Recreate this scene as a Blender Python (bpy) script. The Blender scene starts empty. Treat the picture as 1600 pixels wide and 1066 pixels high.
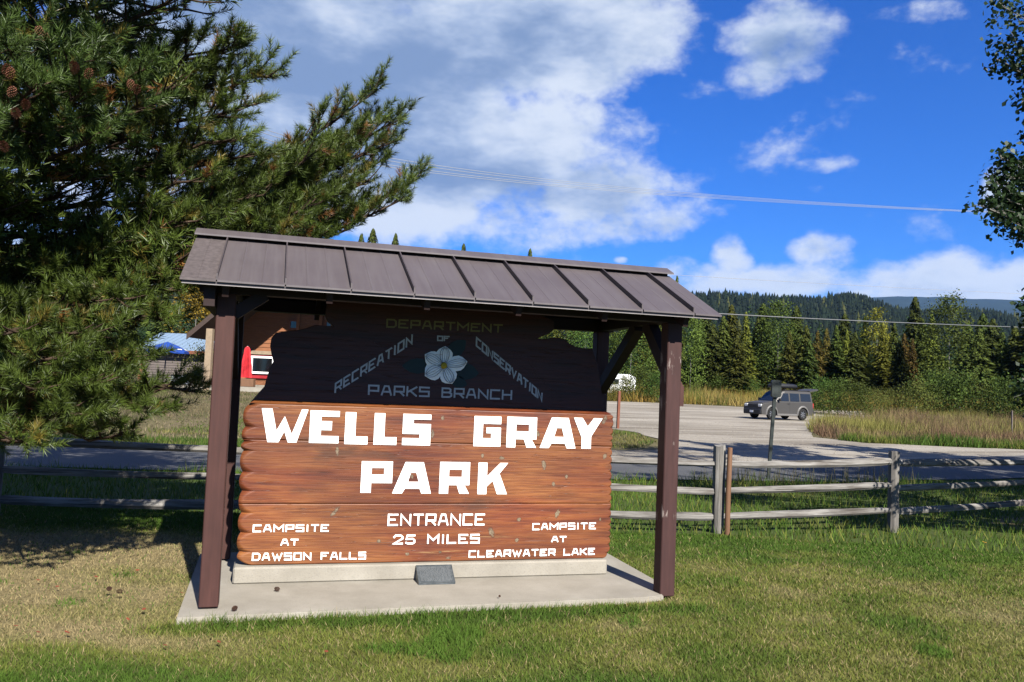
import bpy, bmesh, math, random
import numpy as np
from mathutils import Vector, geometry
R_ = math.radians
random.seed(7); rng = np.random.default_rng(7)
S = bpy.context.scene
COL = S.collection

# ------------------------------------------------------------------ camera
CAM = np.array([.3882, -5.622, 1.5173]); YAW, PITCH, ROLL, FPX = .2794, .052, .0411, 1281.06
def basis():
    cy, sy = math.cos(YAW), math.sin(YAW); cp, sp = math.cos(PITCH), math.sin(PITCH)
    f = np.array([sy*cp, cy*cp, sp]); r = np.array([cy, -sy, 0]); u = np.cross(r, f)
    c, s = math.cos(ROLL), math.sin(ROLL)
    return c*r+s*u, -s*r+c*u, f
RV, UV, FV = basis()
cd = bpy.data.cameras.new('camera'); cam = bpy.data.objects.new('camera', cd); COL.objects.link(cam)
from mathutils import Matrix
cam.matrix_world = Matrix(((RV[0], UV[0], -FV[0], CAM[0]), (RV[1], UV[1], -FV[1], CAM[1]), (RV[2], UV[2], -FV[2], CAM[2]), (0, 0, 0, 1)))
cd.sensor_width = 36; cd.lens = FPX/1600*36; cd.clip_start = .05; cd.clip_end = 30000
S.camera = cam
# survey helpers: the site was measured from the photograph's viewpoint; W() is a ground frame (across, away)
FH = np.array([math.sin(YAW), math.cos(YAW)]); RH = np.array([FH[1], -FH[0]])
def W(l, d): return CAM[0]+l*RH[0]+d*FH[0], CAM[1]+l*RH[1]+d*FH[1]
def LD(x, y): return (x-CAM[0])*RH[0]+(y-CAM[1])*RH[1], (x-CAM[0])*FH[0]+(y-CAM[1])*FH[1]
def ray(x, y): return FV+(x-800)/FPX*RV-(y-533)/FPX*UV
def ony(x, y, Y): d = ray(x, y); return CAM+d*(Y-CAM[1])/d[1]
def at(x, y, dep):
    d = ray(x, y); return CAM+d*dep/(d[0]*FH[0]+d[1]*FH[1])

# ------------------------------------------------------------------ light
SUN_EL, SUN_AZ = R_(37.5), R_(180-8.3)     # sun stands in front of the sign, a little to its right (azimuth from +Y towards +X)
SKY_STRENGTH = .05
def ndz(nt, t, **kw):
    n = nt.nodes.new(t)
    for k, v in kw.items():
        if hasattr(n, k): setattr(n, k, v)
    return n
w = bpy.data.worlds.new('World'); S.world = w; w.use_nodes = True
nt = w.node_tree; nt.nodes.clear()
sky = ndz(nt, 'ShaderNodeTexSky', sky_type='NISHITA', sun_disc=False, sun_elevation=SUN_EL, sun_rotation=SUN_AZ, altitude=600, air_density=1.0, dust_density=.3, ozone_density=3.0)
hsv = ndz(nt, 'ShaderNodeHueSaturation'); hsv.inputs['Saturation'].default_value = 1.25; hsv.inputs['Value'].default_value = 1.0; hsv.inputs['Hue'].default_value = .50
nt.links.new(sky.outputs[0], hsv.inputs['Color'])
bg1 = ndz(nt, 'ShaderNodeBackground'); bg1.inputs[1].default_value = SKY_STRENGTH; 
tint = ndz(nt, 'ShaderNodeMix', data_type='RGBA', blend_type='MULTIPLY'); tint.inputs[0].default_value = 1; tint.inputs[7].default_value = (.25, .61, 1.18, 1)
nt.links.new(hsv.outputs[0], tint.inputs[6]); nt.links.new(tint.outputs[2], bg1.inputs[0])
def M_(op, a, b=None, c=None, clamp=False):
    n = nt.nodes.new('ShaderNodeMath'); n.operation = op; n.use_clamp = clamp
    for i, v in enumerate((a, b, c)):
        if v is None: continue
        if isinstance(v, (int, float)): n.inputs[i].default_value = v
        else: nt.links.new(v, n.inputs[i])
    return n.outputs[0]
tc = ndz(nt, 'ShaderNodeTexCoord'); gen = tc.outputs['Generated']
sx = ndz(nt, 'ShaderNodeSeparateXYZ'); nt.links.new(gen, sx.inputs[0])
azn = M_('ARCTAN2', sx.outputs[0], sx.outputs[1]); eln = M_('ARCSINE', sx.outputs[2])
def azel(px, py):
    d = ray(px, py); d = d/np.linalg.norm(d); return math.atan2(d[0], d[1]), math.asin(d[2])
def noise(scale, detail, rough, offs=0, stretch=(1, 1, 1.7)):
    mp = ndz(nt, 'ShaderNodeMapping'); mp.inputs['Scale'].default_value = stretch; mp.inputs['Location'].default_value = (offs, offs*.7, offs*.3)
    nt.links.new(gen, mp.inputs[0])
    n = ndz(nt, 'ShaderNodeTexNoise'); n.inputs['Scale'].default_value = scale; n.inputs['Detail'].default_value = detail; n.inputs['Roughness'].default_value = rough
    nt.links.new(mp.outputs[0], n.inputs[0]); return n.outputs[0]
# cloud banks: (x, y, half width, half height, weight) as seen in the photograph
CL = [(500, 40, 340, 230, 1.45), (820, 50, 210, 130, 1.30), (620, 220, 350, 130, 1.35), (880, 190, 115, 66, .85), (620, 322, 330, 55, 1.10),
      (930, 300, 140, 66, 1.15), (1050, 338, 76, 32, .95), (1010, 30, 70, 40, .55), (1215, 62, 80, 62, .85), (1165, 118, 45, 34, .7),
      (1090, 155, 42, 20, .55), (1038, 236, 30, 12, .52), (1285, 260, 28, 10, .46), (1440, 14, 60, 14, .42), (1170, 22, 90, 26, .5),
      (1055, 428, 42, 24, .80), (1148, 406, 27, 36, 1.1), (1288, 400, 44, 34, 1.1), (1225, 440, 170, 26, 1.15), (1420, 446, 160, 36, 1.05), (1640, 440, 140, 34, .90),
      (972, 407, 10, 8, .75), (1572, 290, 30, 24, .8), (1590, 398, 90, 10, .42), (200, 150, 300, 260, .85)]
tot = None
wob = noise(9, 2, .5, 3.3); wob2 = noise(9, 2, .5, 8.1)
azw = M_('MULTIPLY_ADD', wob, .07, M_('ADD', azn, -.035)); elw = M_('MULTIPLY_ADD', wob2, .05, M_('ADD', eln, -.025))
for (cx, cy, rx, ry, wt) in CL:
    a, e = azel(cx, cy); rx_, ry_ = rx/FPX, ry/FPX
    u = M_('MULTIPLY', M_('SUBTRACT', azw, a), 1/rx_*math.cos(e)); v = M_('MULTIPLY', M_('SUBTRACT', elw, e), 1/ry_)
    r2 = M_('MULTIPLY_ADD', u, u, M_('MULTIPLY', v, v)); g = M_('MULTIPLY_ADD', r2, -.5*wt, wt)
    tot = g if tot is None else M_('SMOOTH_MAX', tot, g, .12)
tot = M_('MAXIMUM', tot, -.4)
# the rest of the sky carries the same scattered cloud
far = M_('MULTIPLY', M_('GREATER_THAN', M_('ABSOLUTE', M_('SUBTRACT', azn, YAW)), .8), M_('MULTIPLY_ADD', noise(1.9, 2, .5, 1.2), 1.6, -.42)); tot = M_('MAXIMUM', tot, far)
n1 = noise(6.5, 7, .60); n2 = noise(21, 5, .6, 2.0, (1, 1, 1.3)); dens = M_('ADD', tot, M_('ADD', M_('MULTIPLY_ADD', n1, 2.2, -1.1), M_('MULTIPLY_ADD', n2, 1.3, -.65)))
mr = ndz(nt, 'ShaderNodeMapRange', interpolation_type='SMOOTHSTEP'); mr.inputs[1].default_value = .22; mr.inputs[2].default_value = .98
nt.links.new(dens, mr.inputs[0]); alpha = M_('MULTIPLY', mr.outputs[0], M_('GREATER_THAN', eln, -.02))
alpha = M_('MULTIPLY', alpha, .96)
# thick cloud bodies are grey underneath, thin and sun-facing parts white
thick = ndz(nt, 'ShaderNodeMapRange', interpolation_type='SMOOTHSTEP'); thick.inputs[1].default_value = .45; thick.inputs[2].default_value = 1.15
n3 = noise(5.0, 5, .6, 5.0, (1, 1, 2.2))
lowk = ndz(nt, 'ShaderNodeMapRange', interpolation_type='SMOOTHSTEP'); lowk.inputs[1].default_value = .12; lowk.inputs[2].default_value = .24; lowk.inputs[3].default_value = .30; lowk.inputs[4].default_value = 0; nt.links.new(eln, lowk.inputs[0])
nt.links.new(M_('SUBTRACT', M_('MULTIPLY_ADD', tot, .55, M_('MULTIPLY_ADD', n3, 2.2, -.92)), lowk.outputs[0]), thick.inputs[0])
ramp = ndz(nt, 'ShaderNodeValToRGB'); nt.links.new(thick.outputs[0], ramp.inputs[0])
ramp.color_ramp.elements[0].color = (.68, .74, .83, 1); ramp.color_ramp.elements[1].color = (.21, .30, .48, 1)
e = ramp.color_ramp.elements.new(.5); e.color = (.42, .51, .67, 1)
bg2 = ndz(nt, 'ShaderNodeBackground'); bg2.inputs[1].default_value = .42; nt.links.new(ramp.outputs[0], bg2.inputs[0])
mx = ndz(nt, 'ShaderNodeMixShader'); nt.links.new(alpha, mx.inputs[0]); nt.links.new(bg1.outputs[0], mx.inputs[1]); nt.links.new(bg2.outputs[0], mx.inputs[2])
out = ndz(nt, 'ShaderNodeOutputWorld'); nt.links.new(mx.outputs[0], out.inputs[0])

sd = bpy.data.lights.new('sun', 'SUN'); sun = bpy.data.objects.new('sun', sd); COL.objects.link(sun)
sd.energy = 5.0; sd.angle = R_(.53); sd.color = (1, .955, .88)
sdir = Vector((math.sin(SUN_AZ)*math.cos(SUN_EL), math.cos(SUN_AZ)*math.cos(SUN_EL), math.sin(SUN_EL)))
sun.rotation_euler = sdir.to_track_quat('Z', 'Y').to_euler(); sun.location = (0, 0, 30)
S.view_settings.view_transform = 'Standard'; S.view_settings.look = 'None'; S.view_settings.gamma = 1; S.view_settings.exposure = 1.46
S.view_settings.use_curve_mapping = False
S.render.engine = 'CYCLES'
S.cycles.max_bounces = 6; S.cycles.diffuse_bounces = 1; S.cycles.glossy_bounces = 3; S.cycles.transmission_bounces = 4; S.cycles.transparent_max_bounces = 8

# ------------------------------------------------------------------ material helpers
MATS = {}; REFL = .53
class Mat:
    def __init__(s, name):
        s.m = bpy.data.materials.new(name); s.m.use_nodes = True; s.nt = s.m.node_tree
        s.b = s.nt.nodes['Principled BSDF']; s.out = s.nt.nodes['Material Output']
        s.tc = s.nt.nodes.new('ShaderNodeTexCoord'); MATS[name] = s.m
    def n(s, t, **kw):
        n = s.nt.nodes.new(t)
        for k, v in kw.items(): setattr(n, k, v)
        return n
    def l(s, a, b): s.nt.links.new(a, b)
    def math(s, op, a, b=None, clamp=False):
        n = s.n('ShaderNodeMath', operation=op, use_clamp=clamp)
        for i, v in enumerate((a, b)):
            if v is None: continue
            if isinstance(v, (int, float)): n.inputs[i].default_value = v
            else: s.l(v, n.inputs[i])
        return n.outputs[0]
    def noise(s, scale, detail=4, rough=.55, stretch=(1, 1, 1), coord='Object', dist=0):
        mp = s.n('ShaderNodeMapping'); mp.inputs['Scale'].default_value = stretch
        s.l(s.tc.outputs[coord], mp.inputs[0])
        t = s.n('ShaderNodeTexNoise'); t.inputs['Scale'].default_value = scale; t.inputs['Detail'].default_value = detail
        t.inputs['Roughness'].default_value = rough; t.inputs['Distortion'].default_value = dist
        s.l(mp.outputs[0], t.inputs[0]); return t.outputs[0]
    def ramp(s, fac, stops):
        r = s.n('ShaderNodeValToRGB'); cr = r.color_ramp
        cr.elements[0].position, cr.elements[0].color = stops[0][0], (*stops[0][1], 1)
        cr.elements[1].position, cr.elements[1].color = stops[-1][0], (*stops[-1][1], 1)
        for p, c in stops[1:-1]: e = cr.elements.new(p); e.color = (*c, 1)
        s.l(fac, r.inputs[0]); return r.outputs[0]
    def mix(s, fac, a, b, mode='MIX'):
        n = s.n('ShaderNodeMix', data_type='RGBA', blend_type=mode)
        for i, v in ((0, fac), (6, a), (7, b)):
            if isinstance(v, (int, float)): n.inputs[i].default_value = v
            elif isinstance(v, tuple): n.inputs[i].default_value = (*v, 1)
            else: s.l(v, n.inputs[i])
        return n.outputs[2]
    def col(s, c):
        # palette picked by eye from the picture, brought down to real-world reflectance
        k = 1.0 if 'white' in s.m.name or 'lamp' in s.m.name else REFL
        if isinstance(c, tuple): s.b.inputs['Base Color'].default_value = (*(v*k for v in c), 1)
        else: s.l(s.mix(1.0, c, (k, k, k), 'MULTIPLY') if k != 1 else c, s.b.inputs['Base Color'])
    def rough(s, v, spec=.5, metal=0):
        if isinstance(v, (int, float)): s.b.inputs['Roughness'].default_value = v
        else: s.l(v, s.b.inputs['Roughness'])
        s.b.inputs['Specular IOR Level'].default_value = spec; s.b.inputs['Metallic'].default_value = metal
    def bump(s, h, dist=.01, strength=.6):
        n = s.n('ShaderNodeBump'); n.inputs['Distance'].default_value = dist; n.inputs['Strength'].default_value = strength
        s.l(h, n.inputs['Height']); s.l(n.outputs[0], s.b.inputs['Normal'])

def simple(name, c, r=.7, spec=.3, metal=0, var=.15, scale=8, bump=0):
    m = Mat(name); n = m.noise(scale, 5, .6)
    m.col(m.ramp(n, [(.3, tuple(x*(1-var) for x in c)), (.7, tuple(min(1, x*(1+var)) for x in c))])); m.rough(r, spec, metal)
    if bump: m.bump(m.noise(scale*4, 4, .6), bump)
    return m.m

KNOTS = [(768, 832, 4.5, 9, 20), (871, 803, 4, 8, -20), (850, 727, 4, 9, 15), (840, 677, 3.5, 7, 25), (884, 675, 4, 6, -20), (945, 656, 4, 9, -25), (945, 713, 3.5, 6, -20), (692, 653, 3, 4, 0), (754, 712, 3, 4, 10), (784, 716, 5, 3, 0), (865, 757, 3, 5, 0), (885, 745, 3, 4, 0), (811, 812, 4, 3.5, 0), (808, 844, 4, 4, 0), (637, 866, 4, 2.5, 0), (688, 863, 2.5, 2.5, 0), (592, 846, 3, 3, 0), (527, 705, 3, 9, 5), (523, 800, 3, 10, -40), (676, 678, 3, 8, 0), (644, 745, 3, 4, 0), (938, 812, 2.6, 4, 0), (700, 872, 5, 2, 0), (545, 886, 6, 2.5, 0)]
# carved and oiled sign planks: red-brown and amber grain, pale knots, checks
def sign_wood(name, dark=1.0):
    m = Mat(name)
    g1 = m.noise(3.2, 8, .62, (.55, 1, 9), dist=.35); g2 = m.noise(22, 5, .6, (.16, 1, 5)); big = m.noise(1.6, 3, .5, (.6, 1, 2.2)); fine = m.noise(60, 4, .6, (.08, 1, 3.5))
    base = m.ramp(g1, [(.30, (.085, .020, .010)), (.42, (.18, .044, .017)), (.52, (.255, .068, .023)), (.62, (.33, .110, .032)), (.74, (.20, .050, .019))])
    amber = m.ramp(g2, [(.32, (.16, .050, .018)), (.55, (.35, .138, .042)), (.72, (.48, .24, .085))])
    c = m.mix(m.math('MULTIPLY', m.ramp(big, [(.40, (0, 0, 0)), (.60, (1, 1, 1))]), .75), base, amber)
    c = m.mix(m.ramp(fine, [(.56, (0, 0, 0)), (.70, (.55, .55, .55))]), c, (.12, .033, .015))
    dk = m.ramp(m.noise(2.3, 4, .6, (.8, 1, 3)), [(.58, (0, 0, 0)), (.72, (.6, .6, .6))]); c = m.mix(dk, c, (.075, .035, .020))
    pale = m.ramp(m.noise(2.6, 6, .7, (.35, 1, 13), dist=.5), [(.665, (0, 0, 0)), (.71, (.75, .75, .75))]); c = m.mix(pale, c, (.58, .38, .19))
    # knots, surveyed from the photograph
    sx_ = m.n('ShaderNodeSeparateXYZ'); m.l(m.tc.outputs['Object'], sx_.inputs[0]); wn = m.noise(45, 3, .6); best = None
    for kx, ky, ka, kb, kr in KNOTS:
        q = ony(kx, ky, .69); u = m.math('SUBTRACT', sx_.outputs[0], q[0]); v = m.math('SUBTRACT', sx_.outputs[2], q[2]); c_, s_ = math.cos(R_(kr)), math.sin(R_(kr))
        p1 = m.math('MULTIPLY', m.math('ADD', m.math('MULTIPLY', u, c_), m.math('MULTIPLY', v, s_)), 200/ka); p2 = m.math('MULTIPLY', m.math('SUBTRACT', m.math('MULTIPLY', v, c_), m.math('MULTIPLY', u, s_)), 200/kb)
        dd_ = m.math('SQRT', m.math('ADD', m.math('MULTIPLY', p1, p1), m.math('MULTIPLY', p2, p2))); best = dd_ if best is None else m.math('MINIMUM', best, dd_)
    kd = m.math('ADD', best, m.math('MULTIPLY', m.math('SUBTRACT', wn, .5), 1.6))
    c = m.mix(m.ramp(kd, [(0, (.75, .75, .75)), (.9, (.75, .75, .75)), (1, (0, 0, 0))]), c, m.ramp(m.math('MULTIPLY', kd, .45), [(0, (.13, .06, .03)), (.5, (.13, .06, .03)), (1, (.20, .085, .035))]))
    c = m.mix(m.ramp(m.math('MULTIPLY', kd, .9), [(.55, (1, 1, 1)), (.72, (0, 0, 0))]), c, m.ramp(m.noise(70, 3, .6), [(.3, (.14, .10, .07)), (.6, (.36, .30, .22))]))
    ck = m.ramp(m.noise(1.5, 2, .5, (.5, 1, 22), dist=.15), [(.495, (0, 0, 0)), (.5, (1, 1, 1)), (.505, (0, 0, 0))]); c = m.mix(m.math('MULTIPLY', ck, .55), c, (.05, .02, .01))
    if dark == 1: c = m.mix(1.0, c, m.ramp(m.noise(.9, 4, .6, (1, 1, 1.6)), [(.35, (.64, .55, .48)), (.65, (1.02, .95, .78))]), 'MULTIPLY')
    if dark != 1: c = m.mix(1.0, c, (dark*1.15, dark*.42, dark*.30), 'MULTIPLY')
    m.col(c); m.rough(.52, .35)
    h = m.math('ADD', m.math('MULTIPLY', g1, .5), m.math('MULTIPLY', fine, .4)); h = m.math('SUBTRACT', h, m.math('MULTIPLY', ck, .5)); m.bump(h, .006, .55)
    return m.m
M_sign = sign_wood('sign_wood'); M_head = sign_wood('shaded_header_wood', .20)  # header copy of the wood is darkened to deepen the roof's shade

def painted_wood(name, c, wear=.5, stretch=(1, 1, .12), worn=(.42, .38, .33)):
    m = Mat(name); g = m.noise(26, 6, .6, stretch); b = m.noise(3, 4, .6)
    cc = m.ramp(g, [(.3, tuple(x*.72 for x in c)), (.55, c), (.75, tuple(x*1.25 for x in c))])
    cc = m.mix(m.ramp(b, [(.4, (0, 0, 0)), (.7, (.4, .4, .4))]), cc, tuple(x*.75 for x in c))
    wv = m.math('MULTIPLY', m.noise(16, 6, .7, (1.6, 1.6, .30)), m.noise(2.1, 3, .5)); cc = m.mix(m.ramp(wv, [(.55-.24*wear, (0, 0, 0)), (.575-.24*wear, (1, 1, 1))]), cc, worn)
    m.col(cc); m.rough(.7, .25); m.bump(g, .003, .6); return m.m
M_post = painted_wood('brown_stained_timber', (.082, .032, .025), .1)
M_postw = painted_wood('worn_brown_stained_timber', (.070, .029, .025), .88, worn=(.30, .24, .21))
M_timber = painted_wood('shade_darkened_timber', (.030, .013, .011), .0, (.12, 1, 1))  # timbers under the roof: brown darkened to paint in deeper shade
M_roof = Mat('brown_roof_metal'); _n = M_roof.noise(2.2, 6, .6, (1, 1, 1)); _n2 = M_roof.noise(38, 3, .7)
_c = M_roof.ramp(_n, [(.3, (.108, .088, .090)), (.7, (.130, .108, .110))]); _c = M_roof.mix(M_roof.ramp(_n2, [(.69, (0, 0, 0)), (.75, (.35, .35, .35))]), _c, (.24, .21, .19)); _c = M_roof.mix(M_roof.ramp(M_roof.noise(9, 5, .65, (2.2, .12, .12)), [(.45, (0, 0, 0)), (.75, (.5, .5, .5))]), _c, (.17, .15, .148)); M_roof.col(_c); M_roof.rough(.52, .4, 0); M_roof = M_roof.m
M_roofw = simple('weathered_roof_metal', (.120, .098, .095), .7, .3, 0, .3, 30)
M_trim = simple('roof_trim_metal', (.09, .072, .072), .5, .4, 0, .1)
M_drip = simple('bare_drip_edge', (.45, .42, .40), .45, .4, .2, .1)
M_white = simple('white_sign_paint', (.80, .79, .76), .6, .3, 0, .04, 40)
mw = Mat('white_routed_letter_paint'); gw = mw.noise(70, 5, .65, (.10, 1, 3.5)); gw2 = mw.noise(9, 4, .6)
mw.col(mw.mix(mw.ramp(mw.math('MULTIPLY', gw, mw.math('ADD', gw2, .5)), [(.66, (0, 0, 0)), (.70, (.85, .85, .85))]), (.78, .77, .73), (.34, .20, .13))); mw.rough(.65, .25); mw.bump(gw, .003, .6); M_white = mw.m
M_dimmed = simple('shade_dimmed_sign_paint', (.62, .63, .62), .6, .3, 0, .12, 30)  # header letters: pale paint dimmed in colour for the shade under the roof
M_cream = simple('dull_yellow_paint', (.26, .22, .07), .6, .3, 0, .1, 30)  # dull yellow for the top line of header letters
M_leafpaint = simple('dark_teal_paint', (.012, .035, .036), .6, .3, 0, .2)
M_yellow = simple('yellow_paint', (.60, .42, .02), .6, .3, 0, .1)
m = Mat('concrete'); a = m.noise(2.2, 6, .65); b2 = m.noise(90, 3, .7); c3 = m.noise(14, 5, .6)
cc = m.ramp(a, [(.3, (.32, .29, .235)), (.55, (.41, .375, .31)), (.75, (.48, .445, .375))]); cc = m.mix(m.ramp(b2, [(.3, (.5, .5, .5)), (.45, (0, 0, 0))]), cc, (.22, .20, .175)); cc = m.mix(m.ramp(c3, [(.6, (0, 0, 0)), (.75, (.4, .4, .4))]), cc, (.30, .28, .23))
m.col(cc); m.rough(.9, .2); m.bump(b2, .004, .5); M_conc = m.m
m = Mat('bronze_plaque'); a = m.noise(30, 4, .6); m.col(m.ramp(a, [(.35, (.10, .12, .13)), (.65, (.19, .21, .22))])); m.rough(.45, .5, .5); M_plaque = m.m
M_plaquelet = simple('worn_bronze', (.30, .32, .33), .4, .5, .6, .1)
m = Mat('weathered_rail_wood'); g = m.noise(20, 7, .65, (1, 1, .09)); b = m.noise(3.5, 4, .6, (1, 1, .4))
cc = m.ramp(g, [(.28, (.09, .08, .07)), (.45, (.20, .185, .165)), (.62, (.34, .32, .29)), (.8, (.46, .44, .40))]); cc = m.mix(m.ramp(b, [(.5, (0, 0, 0)), (.68, (.65, .65, .65))]), cc, (.13, .115, .10)); m.col(cc); m.rough(.85, .2); m.bump(g, .012, .9); M_rail = m.m
M_stake = painted_wood('brown_stake_wood', (.23, .12, .065), .1)
m = Mat('bark'); g = m.noise(9, 7, .7, (1, 1, .3)); m.col(m.ramp(g, [(.3, (.035, .022, .015)), (.55, (.10, .065, .045)), (.75, (.20, .14, .10))])); m.rough(.95, .1); m.bump(g, .04, 1); M_bark = m.m
m = Mat('pale_bark'); g = m.noise(5, 6, .6, (1, 1, 3)); m.col(m.ramp(g, [(.35, (.06, .055, .045)), (.5, (.24, .225, .195)), (.8, (.36, .345, .31))])); m.rough(.9, .1); M_pbark = m.m

def foliage(name, base, transl=.35, rough=.6, rnd=True, spec=.25):
    m = Mat(name); nt_ = m.nt
    at_ = m.n('ShaderNodeAttribute'); at_.attribute_name = 'tint'
    c = m.mix(1.0, at_.outputs['Color'], base, 'MULTIPLY')
    if rnd:
        oi = m.n('ShaderNodeObjectInfo'); h = m.n('ShaderNodeHueSaturation')
        m.l(m.math('ADD', m.math('MULTIPLY', oi.outputs['Random'], .05), .475), h.inputs['Hue']); m.l(m.math('ADD', m.math('MULTIPLY', oi.outputs['Random'], .5), .75), h.inputs['Value']); m.l(c, h.inputs['Color']); c = h.outputs[0]
    c = m.mix(1.0, c, (REFL,)*3, 'MULTIPLY'); m.l(c, m.b.inputs['Base Color']); m.rough(rough, spec)
    tr = m.n('ShaderNodeBsdfTranslucent'); m.l(c, tr.inputs[0]); mxs = m.n('ShaderNodeMixShader'); mxs.inputs[0].default_value = transl
    m.l(m.b.outputs[0], mxs.inputs[1]); m.l(tr.outputs[0], mxs.inputs[2]); m.l(mxs.outputs[0], m.out.inputs[0]); return m.m
M_needle = foliage('pine_needles', (1, 1, 1), .12, .5, False, .35)
M_leaf = foliage('birch_leaves', (1, 1, 1), .3, .5, False)
M_grass = foliage('grass_blades', (1, 1, 1), .30, .75, False, .1)
M_weed = foliage('weeds', (1, 1, 1), .3, .9, False, .05)
M_crown = foliage('tree_foliage', (1, 1, 1), .25, .8, True, .1)

# ------------------------------------------------------------------ object helpers
def put(o, parent=None):
    COL.objects.link(o)
    if parent is not None: o.parent = parent
    return o
def tag(o, label=None, cat=None, group=None, kind=None):
    if label: o['label'] = label
    if cat: o['category'] = cat
    if group: o['group'] = group
    if kind: o['kind'] = kind
    return o
def thing(name, label, cat, loc=(0, 0, 0), rz=0, group=None):
    o = bpy.data.objects.new(name, None); o.empty_display_size = .2; COL.objects.link(o); o.location = loc; o.rotation_euler = (0, 0, rz)
    return tag(o, label, cat, group)
def pymesh(name, V, F, mat=None, parent=None, smooth=False, tint=None):
    me = bpy.data.meshes.new(name); me.from_pydata([tuple(v) for v in V], [], F); me.update()
    if mat: me.materials.append(mat)
    if smooth: me.shade_smooth()
    return put(bpy.data.objects.new(name, me), parent)
def npmesh(name, V, F, mat=None, parent=None, tint=None, link=True):
    V = np.ascontiguousarray(V, np.float32); F = np.ascontiguousarray(F, np.int32); n, k = F.shape
    me = bpy.data.meshes.new(name); me.vertices.add(len(V)); me.vertices.foreach_set('co', V.ravel())
    me.loops.add(n*k); me.loops.foreach_set('vertex_index', F.ravel()); me.polygons.add(n); me.polygons.foreach_set('loop_start', np.arange(n, dtype=np.int32)*k)
    me.update(calc_edges=True)
    if tint is not None:
        a = me.color_attributes.new('tint', 'FLOAT_COLOR', 'POINT'); a.data.foreach_set('color', np.ascontiguousarray(np.c_[tint, np.ones(len(tint))], np.float32).ravel())
    if mat: me.materials.append(mat)
    if not link: return me
    return put(bpy.data.objects.new(name, me), parent)
BOXF = [(0, 3, 2, 1), (4, 5, 6, 7), (0, 1, 5, 4), (1, 2, 6, 5), (2, 3, 7, 6), (3, 0, 4, 7)]
def box(name, x0, x1, y0, y1, z0, z1, mat, parent=None, bev=0):
    V = [(x0, y0, z0), (x1, y0, z0), (x1, y1, z0), (x0, y1, z0), (x0, y0, z1), (x1, y0, z1), (x1, y1, z1), (x0, y1, z1)]
    if not bev: return pymesh(name, V, BOXF, mat, parent)
    bm = bmesh.new(); vs = [bm.verts.new(v) for v in V]
    for f in BOXF: bm.faces.new([vs[i] for i in f])
    bmesh.ops.bevel(bm, geom=bm.edges[:], offset=bev, segments=1, affect='EDGES')
    return bmobj(name, bm, mat, parent)
def bmobj(name, bm, mat, parent=None, smooth=False):
    bmesh.ops.recalc_face_normals(bm, faces=bm.faces[:])
    me = bpy.data.meshes.new(name); bm.to_mesh(me); bm.free()
    for mm in (mat if isinstance(mat, (list, tuple)) else [mat]): me.materials.append(mm)
    if smooth: me.shade_smooth()
    return put(bpy.data.objects.new(name, me), parent)
def frame(t):
    t = np.array(t, float); t /= np.linalg.norm(t); a = np.array([0, 0, 1.]) if abs(t[2]) < .9 else np.array([1., 0, 0])
    u = np.cross(a, t); u /= np.linalg.norm(u); return t, u, np.cross(t, u)
def beam(name, p, q, wu, wv, mat, parent=None, roll=0):
    """rectangular bar from p to q; wu is the horizontal width, wv the other"""
    p, q = np.array(p, float), np.array(q, float); t, u, v = frame(q-p); V = []
    for c in (p, q):
        for a, b in ((-1, -1), (1, -1), (1, 1), (-1, 1)): V.append(c+u*a*wu/2+v*b*wv/2)
    return pymesh(name, V, [(0, 1, 2, 3), (7, 6, 5, 4), (0, 4, 5, 1), (1, 5, 6, 2), (2, 6, 7, 3), (3, 7, 4, 0)], mat, parent)
def tubes(paths, n=5):
    """paths: list of (points, radii); returns V, F(quads) joined"""
    V, F = [], []; o = 0
    ang = np.linspace(0, 2*np.pi, n, endpoint=False)
    for pts, rad in paths:
        pts = np.array(pts, float); k = len(pts)
        for i in range(k):
            t = pts[min(i+1, k-1)]-pts[max(i-1, 0)]; _, u, v = frame(t)
            V.append(pts[i]+rad[i]*(np.outer(np.cos(ang), u)+np.outer(np.sin(ang), v)))
        for i in range(k-1):
            for j in range(n): a = o+i*n+j; b = o+i*n+(j+1) % n; F.append((a, b, b+n, a+n))
        o += k*n
    return np.concatenate(V), np.array(F)
def tube_obj(name, paths, mat, parent=None, n=6, smooth=True):
    V, F = tubes(paths, n); o = npmesh(name, V, F, mat, parent)
    if smooth: o.data.shade_smooth()
    return o
def prism(name, poly, y0, y1, mat, parent=None, cham=0, holes=None):
    """polygon in the XZ plane extruded along Y from the front y0 to y1, front edge chamfered"""
    bm = bmesh.new(); P = [Vector((x, y0, z)) for x, z in poly]; n = len(P)
    f = bm.faces.new([bm.verts.new(p) for p in P]); f.normal_update()
    r = bmesh.ops.extrude_face_region(bm, geom=[f]); vs = [e for e in r['geom'] if isinstance(e, bmesh.types.BMVert)]
    for v in vs: v.co.y = y1
    if cham:
        ed = [e for e in bm.edges if abs(e.verts[0].co.y-y0) < 1e-6 and abs(e.verts[1].co.y-y0) < 1e-6]
        bmesh.ops.bevel(bm, geom=ed, offset=cham, segments=2, profile=.5, affect='EDGES')
    return bmobj(name, bm, mat, parent)
def smooth01(x): x = np.clip(x, 0, 1); return x*x*(3-2*x)

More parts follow.
